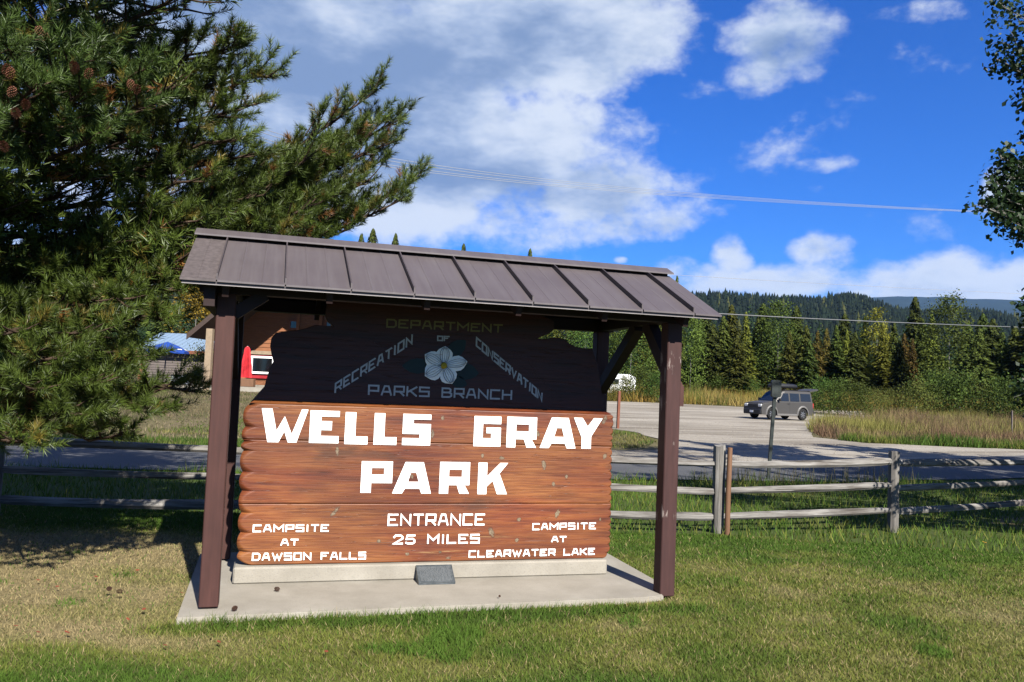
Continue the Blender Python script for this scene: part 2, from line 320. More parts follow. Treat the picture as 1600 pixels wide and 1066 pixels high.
# ------------------------------------------------------------------ ground shape
def zt(l, d):
    l = np.asarray(l, float); d = np.asarray(d, float)
    zr = np.interp(d, [-50, 6.5, 10.3, 14, 20, 26, 50, 60, 75, 100, 140, 200, 420, 900, 1500], [-.03, -.03, -.15, -.22, -.22, -.15, -.04, 0, .42, 1.35, 2.6, 4.5, 14, 30, 40])
    zl = np.interp(d, [-50, 6.5, 10.3, 14, 18, 30, 36, 45, 60, 100, 140, 200, 420, 900, 1500], [-.03, -.03, -.12, -.2, -.2, .30, .50, .66, .8, 1.6, 2.8, 4.8, 14, 30, 40])
    w = smooth01((4-l)/6.); z = zr*(1-w)+zl*w
    z = z - .012*np.clip(l, 0, 8)*smooth01((d-7)/4)*(1-smooth01((d-12)/4))
    b = .012*np.sin(l*1.3+.7)*np.sin(d*1.1)+.008*np.sin(l*3.1)*np.sin(d*2.7+1)
    return z + b*smooth01((d-6)/3)*(1-smooth01((d-13)/2))
def P3(l, d, off=0): x, y = W(l, d); return (x, y, float(zt(l, d))+off)

# value noise for planting and colour
_g = rng.random((64, 64))
def vn(x, y, s, seed=0):
    x = np.asarray(x)*s+seed*7.3+100; y = np.asarray(y)*s+seed*3.9+100
    xi, yi = np.floor(x).astype(int), np.floor(y).astype(int); fx, fy = smooth01(x-xi), smooth01(y-yi)
    g = lambda a, b: _g[a % 64, b % 64]
    return (g(xi, yi)*(1-fx)+g(xi+1, yi)*fx)*(1-fy)+(g(xi, yi+1)*(1-fx)+g(xi+1, yi+1)*fx)*fy
def fbm(x, y, s, seed=0): return .5*vn(x, y, s, seed)+.3*vn(x, y, s*2.1, seed+1)+.2*vn(x, y, s*4.3, seed+2)
GREEN = np.array([.095, .170, .024]); OLIVE = np.array([.235, .255, .052]); STRAW = np.array([.46, .365, .18])
def lawn_mix(l, d):
    """0 = lush green .. 1 = olive .. 2 = straw"""
    x, y = W(l, d)
    n = fbm(l, d, .9, 1); n2 = fbm(l, d, 3.0, 5)
    v = .74+2.3*(n-.5)+1.3*(n2-.5)
    left = smooth01((-1.7-l-.12*(d-5))/.6)*smooth01((d-4.5)/.4)*(1-smooth01((d-7.3)/1.4)); v = v+left*1.25
    v = v-1.0*(1-smooth01((d-4.15-.06*np.clip(l, -3, 4)-.12*np.sin(l*2.3))/.5))
    edge = np.exp(-((y+.28)/.14)**2)*((x > -.4) & (x < 3.5)); v = v-1.3*edge
    v = v-.85*smooth01((d-7.2)/2.0)
    v = v+.35*smooth01((l-2.2)/1.5)*smooth01((d-4.2))*(1-smooth01((d-6.5)/1.5))
    return np.clip(v, 0, 2)
def lawn_col(l, d):
    v = lawn_mix(l, d)[..., None]
    return np.where(v < 1, GREEN*(1-v)+OLIVE*v, OLIVE*(2-v)+STRAW*(v-1))

def inside(poly, x, y):
    x = np.asarray(x); y = np.asarray(y); c = np.zeros(x.shape, bool); n = len(poly); j = n-1
    for i in range(n):
        xi, yi = poly[i]; xj, yj = poly[j]
        with np.errstate(divide='ignore', invalid='ignore'):
            c ^= ((yi > y) != (yj > y)) & (x < (xj-xi)*(y-yi)/(yj-yi+1e-12)+xi)
        j = i
    return c
def sheet(name, poly, off, mat, step, tint=None, jag=0):
    P = []
    for i in range(len(poly)):
        a, b = np.array(poly[i], float), np.array(poly[(i+1) % len(poly)], float); n = max(1, int(np.linalg.norm(b-a)/step))
        for k in range(n): P.append(a+(b-a)*k/n)
    P = np.array(P)
    if jag: P = P+np.c_[vn(P[:, 0], P[:, 1], .9, 3)-.5, vn(P[:, 0], P[:, 1], .9, 4)-.5]*jag
    nb = len(P); lo, hi = P.min(0), P.max(0); gx, gy = np.meshgrid(np.arange(lo[0], hi[0], step), np.arange(lo[1], hi[1], step)); g = np.c_[gx.ravel(), gy.ravel()]
    g = g+rng.uniform(-.15, .15, g.shape)*step; g = g[inside([tuple(p) for p in P], g[:, 0], g[:, 1])]
    al = [Vector(p) for p in np.r_[P, g]]
    r = geometry.delaunay_2d_cdt(al, [], [list(range(nb))], 1, 1e-5)
    Q = np.array([tuple(v) for v in r[0]]); z = zt(Q[:, 0], Q[:, 1])+off; x, y = W(Q[:, 0], Q[:, 1])
    T = np.array([f for f in r[2] if len(f) == 3]); 
    o = npmesh(name, np.c_[x, y, z], T, mat, None, tint(Q[:, 0], Q[:, 1]) if tint else None)
    if o.data.polygons[0].normal.z < 0: o.data.flip_normals()
    o.data.shade_smooth(); return o

# base terrain
m = Mat('dry_earth_and_grass'); a = m.noise(.35, 6, .6, coord='Object'); b = m.noise(6, 5, .7, coord='Object')
cc = m.ramp(a, [(.35, (.13, .12, .05)), (.5, (.20, .17, .085)), (.65, (.24, .19, .11))]); cc = m.mix(m.ramp(b, [(.4, (.5, .5, .5)), (.6, (0, 0, 0))]), cc, (.09, .085, .035)); m.col(cc); m.rough(.95, .1); m.bump(b, .05, .8); M_earth = m.m
ds = np.concatenate([np.arange(-30, 14, 2.), np.arange(14, 120, 3.), np.geomspace(120, 1500, 24)]); ls = np.concatenate([-np.geomspace(60, 1600, 18)[::-1], np.arange(-57, 60, 3.), np.geomspace(60, 1600, 18)])
D_, L_ = np.meshgrid(ds, ls, indexing='ij'); X_, Y_ = W(L_, D_); Z_ = zt(L_, D_)-.035
V = np.c_[X_.ravel(), Y_.ravel(), Z_.ravel()]; nl = len(ls); F = [(i*nl+j, i*nl+j+1, (i+1)*nl+j+1, (i+1)*nl+j) for i in range(len(ds)-1) for j in range(nl-1)]
o = npmesh('ground', V, np.array(F), M_earth); o.data.shade_smooth(); tag(o, kind='structure')
if o.data.polygons[0].normal.z < 0: o.data.flip_normals()

m = Mat('lawn_soil'); at_ = m.n('ShaderNodeAttribute'); at_.attribute_name = 'tint'; b = m.noise(25, 5, .7); cc = m.mix(m.ramp(b, [(.35, (.75, .75, .75)), (.6, (.15, .15, .15))]), at_.outputs['Color'], (.085, .07, .035)); m.col(cc); m.rough(.95, .1); m.bump(b, .02, .8); M_lawn = m.m
ROADN = [(-60, 4), (-20, 11.3), (-7, 13.9), (0, 15.2), (6.6, 16.8), (12, 19.4), (18, 22.5), (60, 44)]
ROADF = [(60, 52), (20, 28.4), (17, 27), (12.7, 24.3), (7, 21.2), (2.7, 19.2), (-8, 17.6), (-20, 15.3), (-60, 8)]
LAWN = [(-14, -4), (14, -4)]+[(20, 10), (18, 22.9), (12, 19.8), (6.6, 17.2), (0, 15.6), (-7, 14.3), (-20, 11.7)]
o = sheet('lawn', LAWN, -.012, M_lawn, .22, tint=lambda l, d: lawn_col(l, d)*.8); tag(o, kind='structure')
m = Mat('asphalt'); a = m.noise(.6, 5, .6); b = m.noise(40, 4, .7); cc = m.ramp(a, [(.3, (.085, .086, .09)), (.7, (.125, .124, .122))]); cc = m.mix(m.ramp(b, [(.55, (0, 0, 0)), (.7, (.5, .5, .5))]), cc, (.26, .25, .24)); m.col(cc); m.rough(.85, .25); m.bump(b, .006, .6); M_asph = m.m
tag(sheet('road', ROADN+ROADF, .006, M_asph, .7, jag=.25), kind='structure')
m = Mat('gravel'); a = m.noise(.16, 6, .62, (.6, 1.6, 1)); b = m.noise(7, 5, .75); c3 = m.noise(.5, 4, .6, (.25, 1.5, 1))
cc = m.ramp(a, [(.32, (.29, .255, .20)), (.5, (.43, .385, .315)), (.68, (.55, .50, .415))]); cc = m.mix(m.ramp(b, [(.35, (.45, .45, .45)), (.55, (0, 0, 0))]), cc, (.20, .18, .15)); cc = m.mix(m.ramp(c3, [(.50, (0, 0, 0)), (.62, (.7, .7, .7))]), cc, (.20, .165, .125)); m.col(cc); m.rough(.95, .15); m.bump(b, .03, .8); M_grav = m.m
LOT = [(2.7, 19.0), (7, 21.0), (12.7, 24.1), (17, 26.8), (20, 28.2), (24, 30.6), (17, 30.2), (13.3, 30.6), (12.2, 33), (14.5, 40), (19, 50), (27, 60), (38, 70), (32, 73), (22, 71), (13, 73), (6, 72), (-3, 70), (-5, 50), (-1, 39), (3.2, 35.5), (4.9, 31), (5.2, 27), (4.3, 23.5), (1, 21.6)]
tag(sheet('gravel_lot', LOT, -.004, M_grav, 1.1, jag=.5), kind='structure')

# ------------------------------------------------------------------ sign shelter
L, PS, DP, SX1, SX2, SY = 3.2267, .1195, 1.4186, .195, 3.104, .69
SH = thing('sign_shelter', 'open timber shelter with ribbed brown metal roof standing over the carved park sign', 'shelter', (0, 0, 0))
box('post', 0, PS, 0, PS, .012, 2.03, M_post, SH, .006)
box('post', L, L+PS, 0, PS, -.02, 2.03, M_postw, SH, .006)
box('post', 0, PS, DP, DP+PS, .012, 2.03, M_post, SH, .006)
box('post', L, L+PS, DP, DP+PS, .012, 2.03, M_post, SH, .006)
RS = .45; EY, EZ = -.219, 2.092; RY = .71; XL, XR = -.210, 3.547; RIBP, RIB0 = .4143, .0085
def rz(y): return EZ+(min(y, 2*RY-y)-EY)*RS
# plates and beams
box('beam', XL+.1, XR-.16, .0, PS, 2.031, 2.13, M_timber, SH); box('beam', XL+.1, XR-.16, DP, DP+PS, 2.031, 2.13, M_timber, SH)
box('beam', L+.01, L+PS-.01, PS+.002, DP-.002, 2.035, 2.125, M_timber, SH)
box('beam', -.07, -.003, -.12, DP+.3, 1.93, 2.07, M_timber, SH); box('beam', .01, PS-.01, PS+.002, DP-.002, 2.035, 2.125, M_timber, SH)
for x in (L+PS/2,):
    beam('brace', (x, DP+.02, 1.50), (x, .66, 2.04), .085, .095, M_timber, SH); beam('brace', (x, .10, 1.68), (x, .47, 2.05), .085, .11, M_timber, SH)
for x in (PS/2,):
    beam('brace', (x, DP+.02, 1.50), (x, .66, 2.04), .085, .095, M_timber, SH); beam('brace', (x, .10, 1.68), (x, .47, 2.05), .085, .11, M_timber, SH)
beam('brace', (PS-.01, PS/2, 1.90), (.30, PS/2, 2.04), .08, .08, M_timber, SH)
# rafters, roof deck
th = math.atan(RS)
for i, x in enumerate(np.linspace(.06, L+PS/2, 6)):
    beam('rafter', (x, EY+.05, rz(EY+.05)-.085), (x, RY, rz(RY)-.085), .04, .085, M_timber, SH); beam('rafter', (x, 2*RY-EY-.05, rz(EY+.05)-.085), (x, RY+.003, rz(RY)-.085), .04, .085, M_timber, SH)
def roofquad(name, x0, x1, ya, yb, off, t, mat):
    V = [(x0, ya, rz(ya)+off), (x1, ya, rz(ya)+off), (x1, yb, rz(yb)+off), (x0, yb, rz(yb)+off)]; V = V+[(a, b, c-t) for a, b, c in V]
    return pymesh(name, V, [(0, 1, 2, 3), (7, 6, 5, 4), (0, 4, 5, 1), (1, 5, 6, 2), (2, 6, 7, 3), (3, 7, 4, 0)], mat, SH)
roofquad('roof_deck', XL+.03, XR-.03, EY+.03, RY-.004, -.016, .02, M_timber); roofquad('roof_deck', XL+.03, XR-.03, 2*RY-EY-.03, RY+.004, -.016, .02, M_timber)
xs = [XL]+[RIB0+i*RIBP for i in range(9)]+[XR]
def panel(x0, x1, ya, yb, mat):
    # sheet with two shallow pencil ribs
    w_ = x1-x0; prof = [(x0+.004, 0)]
    for fr in ((.33, .66) if w_ > .3 else (.5,)):
        c = x0+w_*fr; prof += [(c-.008, 0), (c, .003), (c+.008, 0)]
    prof.append((x1-.004, 0)); V, F_ = [], []
    n = len(prof)
    for y in (ya, yb):
        for x, h in prof: V.append((x, y, rz(y)+h))
    for y in (ya, yb):
        for x, h in prof: V.append((x, y, rz(y)-.012))
    for i in range(n-1): F_ += [(i, i+1, n+i+1, n+i), (2*n+i, 3*n+i, 3*n+i+1, 2*n+i+1), (i, 2*n+i, 2*n+i+1, i+1), (n+i, n+i+1, 3*n+i+1, 3*n+i)]
    F_ += [(0, n, 3*n, 2*n), (n-1, 3*n-1, 4*n-1, 2*n-1)]
    return pymesh('roof_panel', V, F_, mat, SH)
for i in range(10):
    panel(xs[i], xs[i+1], EY-.012, .64, M_roofw if i == 0 else M_roof); panel(xs[i], xs[i+1], 2*RY-EY+.012, 2*RY-.64, M_roof)
for i in range(1, 10):
    for ya, yb in ((EY+.006, .655), (2*RY-EY-.006, 2*RY-.655)):
        V = [(xs[i]-.0045, ya, rz(ya)-.006), (xs[i]+.0045, ya, rz(ya)-.006), (xs[i]+.0045, yb, rz(yb)-.006), (xs[i]-.0045, yb, rz(yb)-.006)]; V += [(a, b, c+.042) for a, b, c in V]
        pymesh('seam_rib', V, BOXF, M_trim, SH)
for s in (0, 1):
    yy = lambda y: y if s == 0 else 2*RY-y
    V = [(x, yy(y), z) for x in (XL-.005, XR+.01) for y, z in ((.585, 2.488), (.585, 2.500), (RY, 2.556), (RY, 2.544))]
    pymesh('ridge_cap', V, [(0, 1, 2, 3), (7, 6, 5, 4), (0, 4, 5, 1), (1, 5, 6, 2), (3, 2, 6, 7), (0, 3, 7, 4)], M_roof, SH)
box('ridge_vent', XL+.01, XR-.01, .66, 2*RY-.66, 2.42, 2.50, M_timber, SH)
for s, y in ((-1, EY), (1, 2*RY-EY)):
    a, b = sorted((y-s*.02, y-s*.004)); box('fascia', XL+.015, XR-.03, a, b, EZ-.034, EZ-.013, M_trim, SH)
    a, b = sorted((y-s*.022, y+s*.004)); box('drip_edge', XL+.015, XR-.03, a, b, EZ-.0375, EZ-.0345, M_drip, SH)
for x in (XL+.004, XR-.03):
    for a, b in ((EY+.02, RY-.01), (2*RY-EY-.02, RY+.01)):
        V = [(x, a, rz(a)-.013), (x+.022, a, rz(a)-.013), (x+.022, b, rz(b)-.013), (x, b, rz(b)-.013)]; V += [(p, q, r-.022) for p, q, r in V]
        pymesh('barge_board', V, [(0, 1, 2, 3), (7, 6, 5, 4), (0, 4, 5, 1), (1, 5, 6, 2), (2, 6, 7, 3), (3, 7, 4, 0)], M_timber, SH)
# leaflet box on the outer side of the front post
lb = pymesh('leaflet_box', [(L+PS, .015, 1.40), (L+PS+.035, .015, 1.40), (L+PS+.035, .10, 1.40), (L+PS, .10, 1.40), (L+PS, .015, 1.60), (L+PS+.035, .015, 1.545), (L+PS+.035, .10, 1.545), (L+PS, .10, 1.60)], BOXF, M_post, SH)
# slab, kerb under the board
slab = [(-.112, -.16), (3.05, -.07), (3.24, -.03), (3.40, .45), (3.42, 1.75), (-.13, 1.75)]
bm = bmesh.new(); f = bm.faces.new([bm.verts.new((x, y, 0)) for x, y in slab]); r = bmesh.ops.extrude_face_region(bm, geom=[f])
for v in r['geom']:
    if isinstance(v, bmesh.types.BMVert): v.co.z = -.14
bmesh.ops.bevel(bm, geom=[e for e in bm.edges if e.verts[0].co.z > -.01 and e.verts[1].co.z > -.01], offset=.008, segments=2, affect='EDGES')
tag(bmobj('concrete_pavement', bm, M_conc), kind='structure')
pl = box('concrete_plinth', .1755, 3.0691, .6374, .90, -.002, .118, M_conc, None, .012); tag(pl, 'low pale concrete plinth carrying the carved sign planks', 'plinth')

# ------------------------------------------------------------------ the sign
SG = thing('entrance_sign', 'carved red-brown wooden park entrance sign with big white letters on a concrete plinth', 'sign', (1.67, .87, .118))
off = (-1.67, -.87, -.118)
def sg(o): o.parent = SG; o.location = Vector(off); return o
zj = [.121, .566, 1.033, 1.298]
zs_all = np.arange(zj[0], zj[3]+.004, .004)
def carve(side):
    """hewn end: inset of the outline and depth of the gouge for every height"""
    rg = random.Random(5+side); z = zj[0]-.03; cuts = [z]
    while z < zj[3]+.1: z += rg.uniform(.06, .165) if side == 0 else rg.uniform(.045, .075); cuts.append(z)
    cuts = np.array(cuts); k = np.searchsorted(cuts, zs_all+1e-6)-1; a, b = cuts[k], cuts[k+1]; u = (zs_all-a)/(b-a); hump = (1-np.abs(2*u-1)**2.2)
    amp = .022 if side == 0 else .010; dx = amp*(1-hump)+.006*np.sin(zs_all*5+side*3); notch = (1-hump)
    dx = dx+.085*np.clip(1-(zs_all-zj[0])/.075, 0, 1)**2*(1 if side == 0 else .5)+.03*np.clip(1-(zj[3]-zs_all)/.035, 0, 1)**2
    return dx, notch
CV = [carve(0), carve(1)]
for i in range(3):
    z0, z1 = zj[i]+(.0015 if i else 0), zj[i+1]-.0015; yf = SY+[.004, 0, .0025][i]; k = (zs_all > z0+.001) & (zs_all < z1-.001); zz = np.r_[z0, zs_all[k], z1]
    xl_ = SX1-.012+np.interp(zz, zs_all, CV[0][0]); xr_ = SX2+.012-np.interp(zz, zs_all, CV[1][0]); nl_ = np.interp(zz, zs_all, CV[0][1]); nr_ = np.interp(zz, zs_all, CV[1][1])
    wl_ = .030+.075*nl_; wr_ = .018+.02*nr_; rows = []; inset = np.minimum(1, np.minimum(zz-z0, z1-zz)/.006); inset = np.sqrt(np.clip(inset, 0, 1)); yv = yf+.006*(1-inset)
    for q in range(7): t = q/6; rows.append(np.c_[xl_+wl_*t, yv+((.016+.022*nl_)*(1-t)**2.3), zz])
    mid = np.linspace(.03, .97, 6)
    for t in mid: rows.append(np.c_[(xl_+wl_)*(1-t)+(xr_-wr_)*t, yv, zz])
    for q in range(7): t = 1-q/6; rows.append(np.c_[xr_-wr_*t, yv+(.030*(1-t)**2.3), zz])
    rows = [np.c_[xl_, np.full_like(zz, SY+.085), zz]]+rows+[np.c_[xr_, np.full_like(zz, SY+.085), zz]]; nr = len(rows); nz = len(zz); V = np.concatenate(rows)
    F_ = [(a*nz+b, (a+1)*nz+b, (a+1)*nz+b+1, a*nz+b+1) for a in range(nr-1) for b in range(nz-1)]+[tuple(a*nz for a in range(nr))[::-1], tuple(a*nz+nz-1 for a in range(nr))]
    o = sg(pymesh('plank', V, F_, M_sign)); 
# ledge above the top plank
poly = [(SX1+.03, 1.2955), (SX2-.012, 1.2955), (SX2-.05, 1.33), (SX1+.07, 1.33)]
V = [(SX1+.026, SY+.004, 1.299), (SX2-.016, SY+.004, 1.299), (SX2-.02, SY+.085, 1.299), (SX1+.03, SY+.085, 1.299), (SX1+.07, SY+.06, 1.322), (SX2-.055, SY+.06, 1.322), (SX2-.055, SY+.085, 1.322), (SX1+.07, SY+.085, 1.322)]
sg(pymesh('ledge', V, BOXF, M_sign))
# header board: animal-backed outline
HY = SY+.062
hp = [(392, 624), (403, 615), (413, 604), (417, 590), (421, 577), (427, 565), (424, 553), (422, 541), (424, 528), (431, 520), (446, 517.5), (462, 516.5), (478, 513), (492, 508), (508, 509), (521, 510), (512, 503), (508, 496), (509, 484), (512, 470),
      (838, 488), (866, 502), (866, 514), (862, 519), (852, 524), (841, 529), (850, 530), (862, 528), (873, 527), (882, 530), (890, 537), (899, 542), (912, 544), (926, 545), (934, 570), (938, 600), (941, 620), (946, 638)]
hq = [ony(a, b, HY) for a, b in hp]; hpoly = [(q[0], min(q[2], 2.10)) for q in hq]; hpoly[0] = (hpoly[0][0], 1.305); hpoly[-1] = (hpoly[-1][0], 1.305)
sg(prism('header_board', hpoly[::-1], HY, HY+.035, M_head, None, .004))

GL = {'A': [[(0, 0), (.3, 1), (.7, 1), (1, 0)], [(.14, .36), (.86, .36)]], 'B': [[(0, 0), (0, 1), (.72, 1), (.9, .88), (.9, .66), (.72, .53)], [(.76, .53), (.05, .53)], [(.72, .53), (1, .40), (1, .14), (.8, 0), (.05, 0)]],
      'C': [[(1, 1), (0, 1), (0, 0), (1, 0)]], 'D': [[(0, 0), (0, 1), (.75, 1), (1, .8), (1, .2), (.75, 0), (0, 0)]], 'E': [[(1, 1), (0, 1), (0, 0), (1, 0)], [(0, .52), (.72, .52)]],
      'F': [[(1, 1), (0, 1), (0, 0)], [(0, .55), (.7, .55)]], 'H': [[(0, 0), (0, 1)], [(1, 0), (1, 1)], [(0, .5), (1, .5)]], 'I': [[(.5, 0), (.5, 1)]], 'K': [[(0, 0), (0, 1)], [(1, 1), (.05, .42)], [(.30, .58), (1, 0)]],
      'L': [[(0, 1), (0, 0), (1, 0)]], 'M': [[(0, 0), (0, 1), (.5, .38), (1, 1), (1, 0)]], 'N': [[(0, 0), (0, 1), (1, 0), (1, 1)]], 'O': [[(0, 0), (0, 1), (1, 1), (1, 0), (0, 0)]],
      'P': [[(0, 0), (0, 1), (1, 1), (1, .42)], [(.98, .42), (.04, .42)]], 'R': [[(0, 0), (0, 1), (1, 1), (1, .42)], [(.98, .42), (.04, .42)], [(.55, .42), (1, 0)]], 'S': [[(1, 1), (0, 1), (0, .54), (1, .54), (1, 0), (0, 0)]],
      'T': [[(0, 1), (1, 1)], [(.5, 1), (.5, 0)]], 'V': [[(0, 1), (.5, 0), (1, 1)]], 'W': [[(0, 1), (.27, 0), (.5, .75), (.73, 0), (1, 1)]], 'Y': [[(0, 1), (.5, .5), (1, 1)], [(.5, .5), (.5, 0)]],
      '2': [[(0, .78), (.2, 1), (.8, 1), (1, .8), (1, .6), (0, 0), (1, 0)]], '5': [[(1, 1), (.15, 1), (.05, .55), (.8, .58), (1, .42), (1, .15), (.8, 0), (.2, 0), (0, .12)]]}
GW = {'I': .25, 'M': 1.25, 'W': 1.35, ' ': .75, '.': .3}
def strokes_mesh(name, lines, wdt, y, dpt, mat, sg_=True):
    V, F_ = [], []
    for si, pts in enumerate(lines):
        P = [Vector(p) for p in pts]; closed = (P[0]-P[-1]).length < 1e-5
        if closed: P = P[:-1]
        n = len(P); Lft, Rgt = [], []
        for i in range(n):
            dn = (P[(i+1) % n]-P[i]).normalized() if (closed or i < n-1) else None; dp = (P[i]-P[i-1]).normalized() if (closed or i > 0) else None
            if dn is None: nv = Vector((-dp.y, dp.x)); k = 1; p = P[i]+dp*wdt*.35
            elif dp is None: nv = Vector((-dn.y, dn.x)); k = 1; p = P[i]-dn*wdt*.35
            else:
                a = Vector((-dp.y, dp.x)); b = Vector((-dn.y, dn.x)); nv = (a+b)
                if nv.length < .05: nv = a.copy()
                nv.normalize(); k = min(2.2, 1/max(.3, nv.dot(a))); p = P[i]
            Lft.append(p+nv*wdt/2*k); Rgt.append(p-nv*wdt/2*k)
        o = len(V); yf = y-dpt-si % 4*.0004
        for a, b in zip(Lft, Rgt): V += [(a.x, yf, a.y), (b.x, yf, b.y), (b.x, y+.004, b.y), (a.x, y+.004, a.y)]
        m_ = n if closed else n-1
        for i in range(m_):
            j = (i+1) % n
            for k in range(4): F_.append((o+i*4+k, o+i*4+(k+1) % 4, o+j*4+(k+1) % 4, o+j*4+k))
        if not closed: F_ += [(o, o+3, o+2, o+1), (o+(n-1)*4, o+(n-1)*4+1, o+(n-1)*4+2, o+(n-1)*4+3)]
    ob = pymesh(name, V, F_, mat)
    bm = bmesh.new(); bm.from_mesh(ob.data); bmesh.ops.recalc_face_normals(bm, faces=bm.faces[:]); bm.to_mesh(ob.data); bm.free()
    return sg(ob) if sg_ else ob
def text_line(txt, bl, tl, br, Y, wdt, mat, gap=.34, dpt=.003):
    a, t, b = ony(*bl, Y), ony(*tl, Y), ony(*br, Y); A = np.array([a[0], a[2]]); B = np.array([b[0], b[2]]); H = t[2]-a[2]-wdt; A = A+np.array([wdt/2, wdt/2]); B = B+np.array([-wdt/2, wdt/2])
    ws = [GW.get(c, 1.0) for c in txt]; tot = sum(ws)+gap*(len(txt)-1); x = 0
    for c, w_ in zip(txt, ws):
        lines = []
        for st in GL.get(c, []):
            pts = []
            for (u, v) in st:
                s = (x+u*w_)/tot; q = A+(B-A)*s; pts.append((q[0]+random.uniform(-1, 1)*.0006, q[1]+v*H+random.uniform(-1, 1)*.0006))
            if st[0] == st[-1]: pts[-1] = pts[0]
            lines.append(pts)
        x += w_+gap
        if lines: strokes_mesh('letter', lines, wdt, Y, dpt, mat)
FY = SY
text_line('ENTRANCE', (605.2, 821.8), (605.4, 803), (757.3, 821), FY, .0125, M_white, .40)
text_line('25 MILES', (613.8, 851), (614.5, 835.7), (749.2, 849.2), FY, .0125, M_white, .42)
text_line('CAMPSITE', (394.6, 831.9), (394.9, 820), (513.8, 831), FY, .0105, M_white, .44)
text_line('AT', (438, 852.9), (438.5, 842.2), (466.4, 852.7), FY, .0105, M_white, .4)
text_line('DAWSON FALLS', (393.3, 876.4), (393.6, 864.2), (571.7, 874.1), FY, .0105, M_white, .44)
text_line('CAMPSITE', (831.5, 828.5), (831.8, 817.8), (930.8, 827), FY, .0105, M_white, .44)
text_line('AT', (861.2, 847.6), (861.6, 838), (884.9, 847.3), FY, .0105, M_white, .4)
text_line('CLEARWATER LAKE', (732, 871.6), (732.2, 860.4), (929.2, 867), FY, .0105, M_white, .44)
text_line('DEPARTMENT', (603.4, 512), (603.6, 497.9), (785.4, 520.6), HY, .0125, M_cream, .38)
text_line('OF', (682.7, 533), (682.9, 524.4), (702.4, 533.6), HY, .0105, M_dimmed, .38)
text_line('PARKS BRANCH', (574.6, 617.6), (574.8, 601), (799.8, 625.3), HY, .0135, M_dimmed, .36)
text_line('RECREATION', (522.4, 614.5), (522.8, 598.2), (644.4, 538.2), HY, .0125, M_dimmed, .50)
text_line('CONSERVATION', (743.0, 541.5), (743.2, 526.8), (847.4, 628), HY, .0125, M_dimmed, .45)
# heavy letters: polygons in a unit box
HV = {'W': [[(0, 1), (.225, 1), (.335, .34), (.5, .78), (.5, .78), (.31, 0), (.15, 0)], [(.5, .78), (.665, .25), (.86, 1), (1, 1), (.775, 0), (.6, 0), (.5, .33), (.40, 0), (.31, 0)]],
      'E': [[(0, 0), (0, 1), (1, 1), (1, .82), (.385, .82), (.385, .68), (.75, .68), (.75, .40), (.385, .40), (.385, .22), (1, .22), (1, 0)]],
      'L': [[(0, 0), (0, 1), (.46, 1), (.46, .245), (1, .245), (1, 0)]],
      'S': [[(0, 0), (0, .225), (.61, .225), (.61, .36), (0, .36), (0, 1), (1, 1), (1, .83), (.38, .83), (.38, .69), (1, .69), (1, 0)]],
      'G': [[(0, 0), (0, 1), (1, 1), (1, .75), (.33, .75), (.33, .27), (.64, .27), (.64, .44), (.46, .44), (.46, .63), (1, .63), (1, 0)]],
      'R': [[(0, 0), (0, 1), (1, 1), (1, .27), (.84, .27), (1, 0), (.68, 0), (.59, .24), (.59, .27), (.3, .27), (.3, 0)]],
      'A': [[(0, 0), (.31, 1), (.78, 1), (1, 0), (.75, 0), (.70, .15), (.32, .15), (.25, 0)]],
      'Y': [[(.29, 0), (.29, .36), (0, 1), (.30, 1), (.49, .72), (.70, 1), (1, 1), (.62, .40), (.62, 0)]],
      'P': [[(0, 0), (0, 1), (1, 1), (1, .31), (.33, .31), (.33, 0)]],
      'K': [[(0, 0), (0, 1), (.30, 1), (.30, .56), (.74, 1), (1, 1), (.72, .66), (1, 0), (.66, 0), (.50, .42), (.30, .24), (.30, 0)]]}
HVH = {'R': [(.31, .53), (.31, .76), (.74, .76), (.74, .53)], 'A': [(.39, .37), (.46, .66), (.60, .66), (.67, .37)], 'P': [(.33, .58), (.33, .79), (.73, .79), (.73, .58)]}
HV['W'] = [[(0, 1), (.225, 1), (.335, .34), (.5, .78), (.665, .25), (.86, 1), (1, 1), (.775, 0), (.59, 0), (.505, .33), (.39, 0), (.155, 0)]]
def heavy(c, bl, tr):
    a, b = ony(*bl, SY), ony(*tr, SY); w_, h_ = b[0]-a[0], b[2]-a[2]; y0, y1 = SY-.004, SY+.006
    outer = [Vector((a[0]+u*w_, a[2]+v*h_)) for u, v in HV[c][0]]; hole = [Vector((a[0]+u*w_, a[2]+v*h_)) for u, v in HVH.get(c, [])]
    loops = [outer]+([hole] if hole else []); allp = outer+hole
    eds = [(i, (i+1) % len(outer)) for i in range(len(outer))]+[(len(outer)+i, len(outer)+(i+1) % len(hole)) for i in range(len(hole))]
    r = geometry.delaunay_2d_cdt(allp, eds, [], 0, 1e-6); vs, fs = r[0], r[2]
    ins = lambda f: (lambda c: inside([tuple(p) for p in outer], np.array([c.x]), np.array([c.y]))[0] and not (hole and inside([tuple(p) for p in hole], np.array([c.x]), np.array([c.y]))[0]))(sum((vs[i] for i in f), Vector((0, 0)))/3)
    keep = [f for f in fs if ins(f)]
    V = [(v.x, y0, v.y) for v in vs]; F_ = [tuple(f) for f in keep]
    for lp in loops:
        o = len(V); n = len(lp)
        for p in lp: V += [(p.x, y0, p.y), (p.x, y1, p.y)]
        for i in range(n): j = (i+1) % n; F_.append((o+2*i, o+2*j, o+2*j+1, o+2*i+1))
    return sg(pymesh('letter', V, F_, M_white))
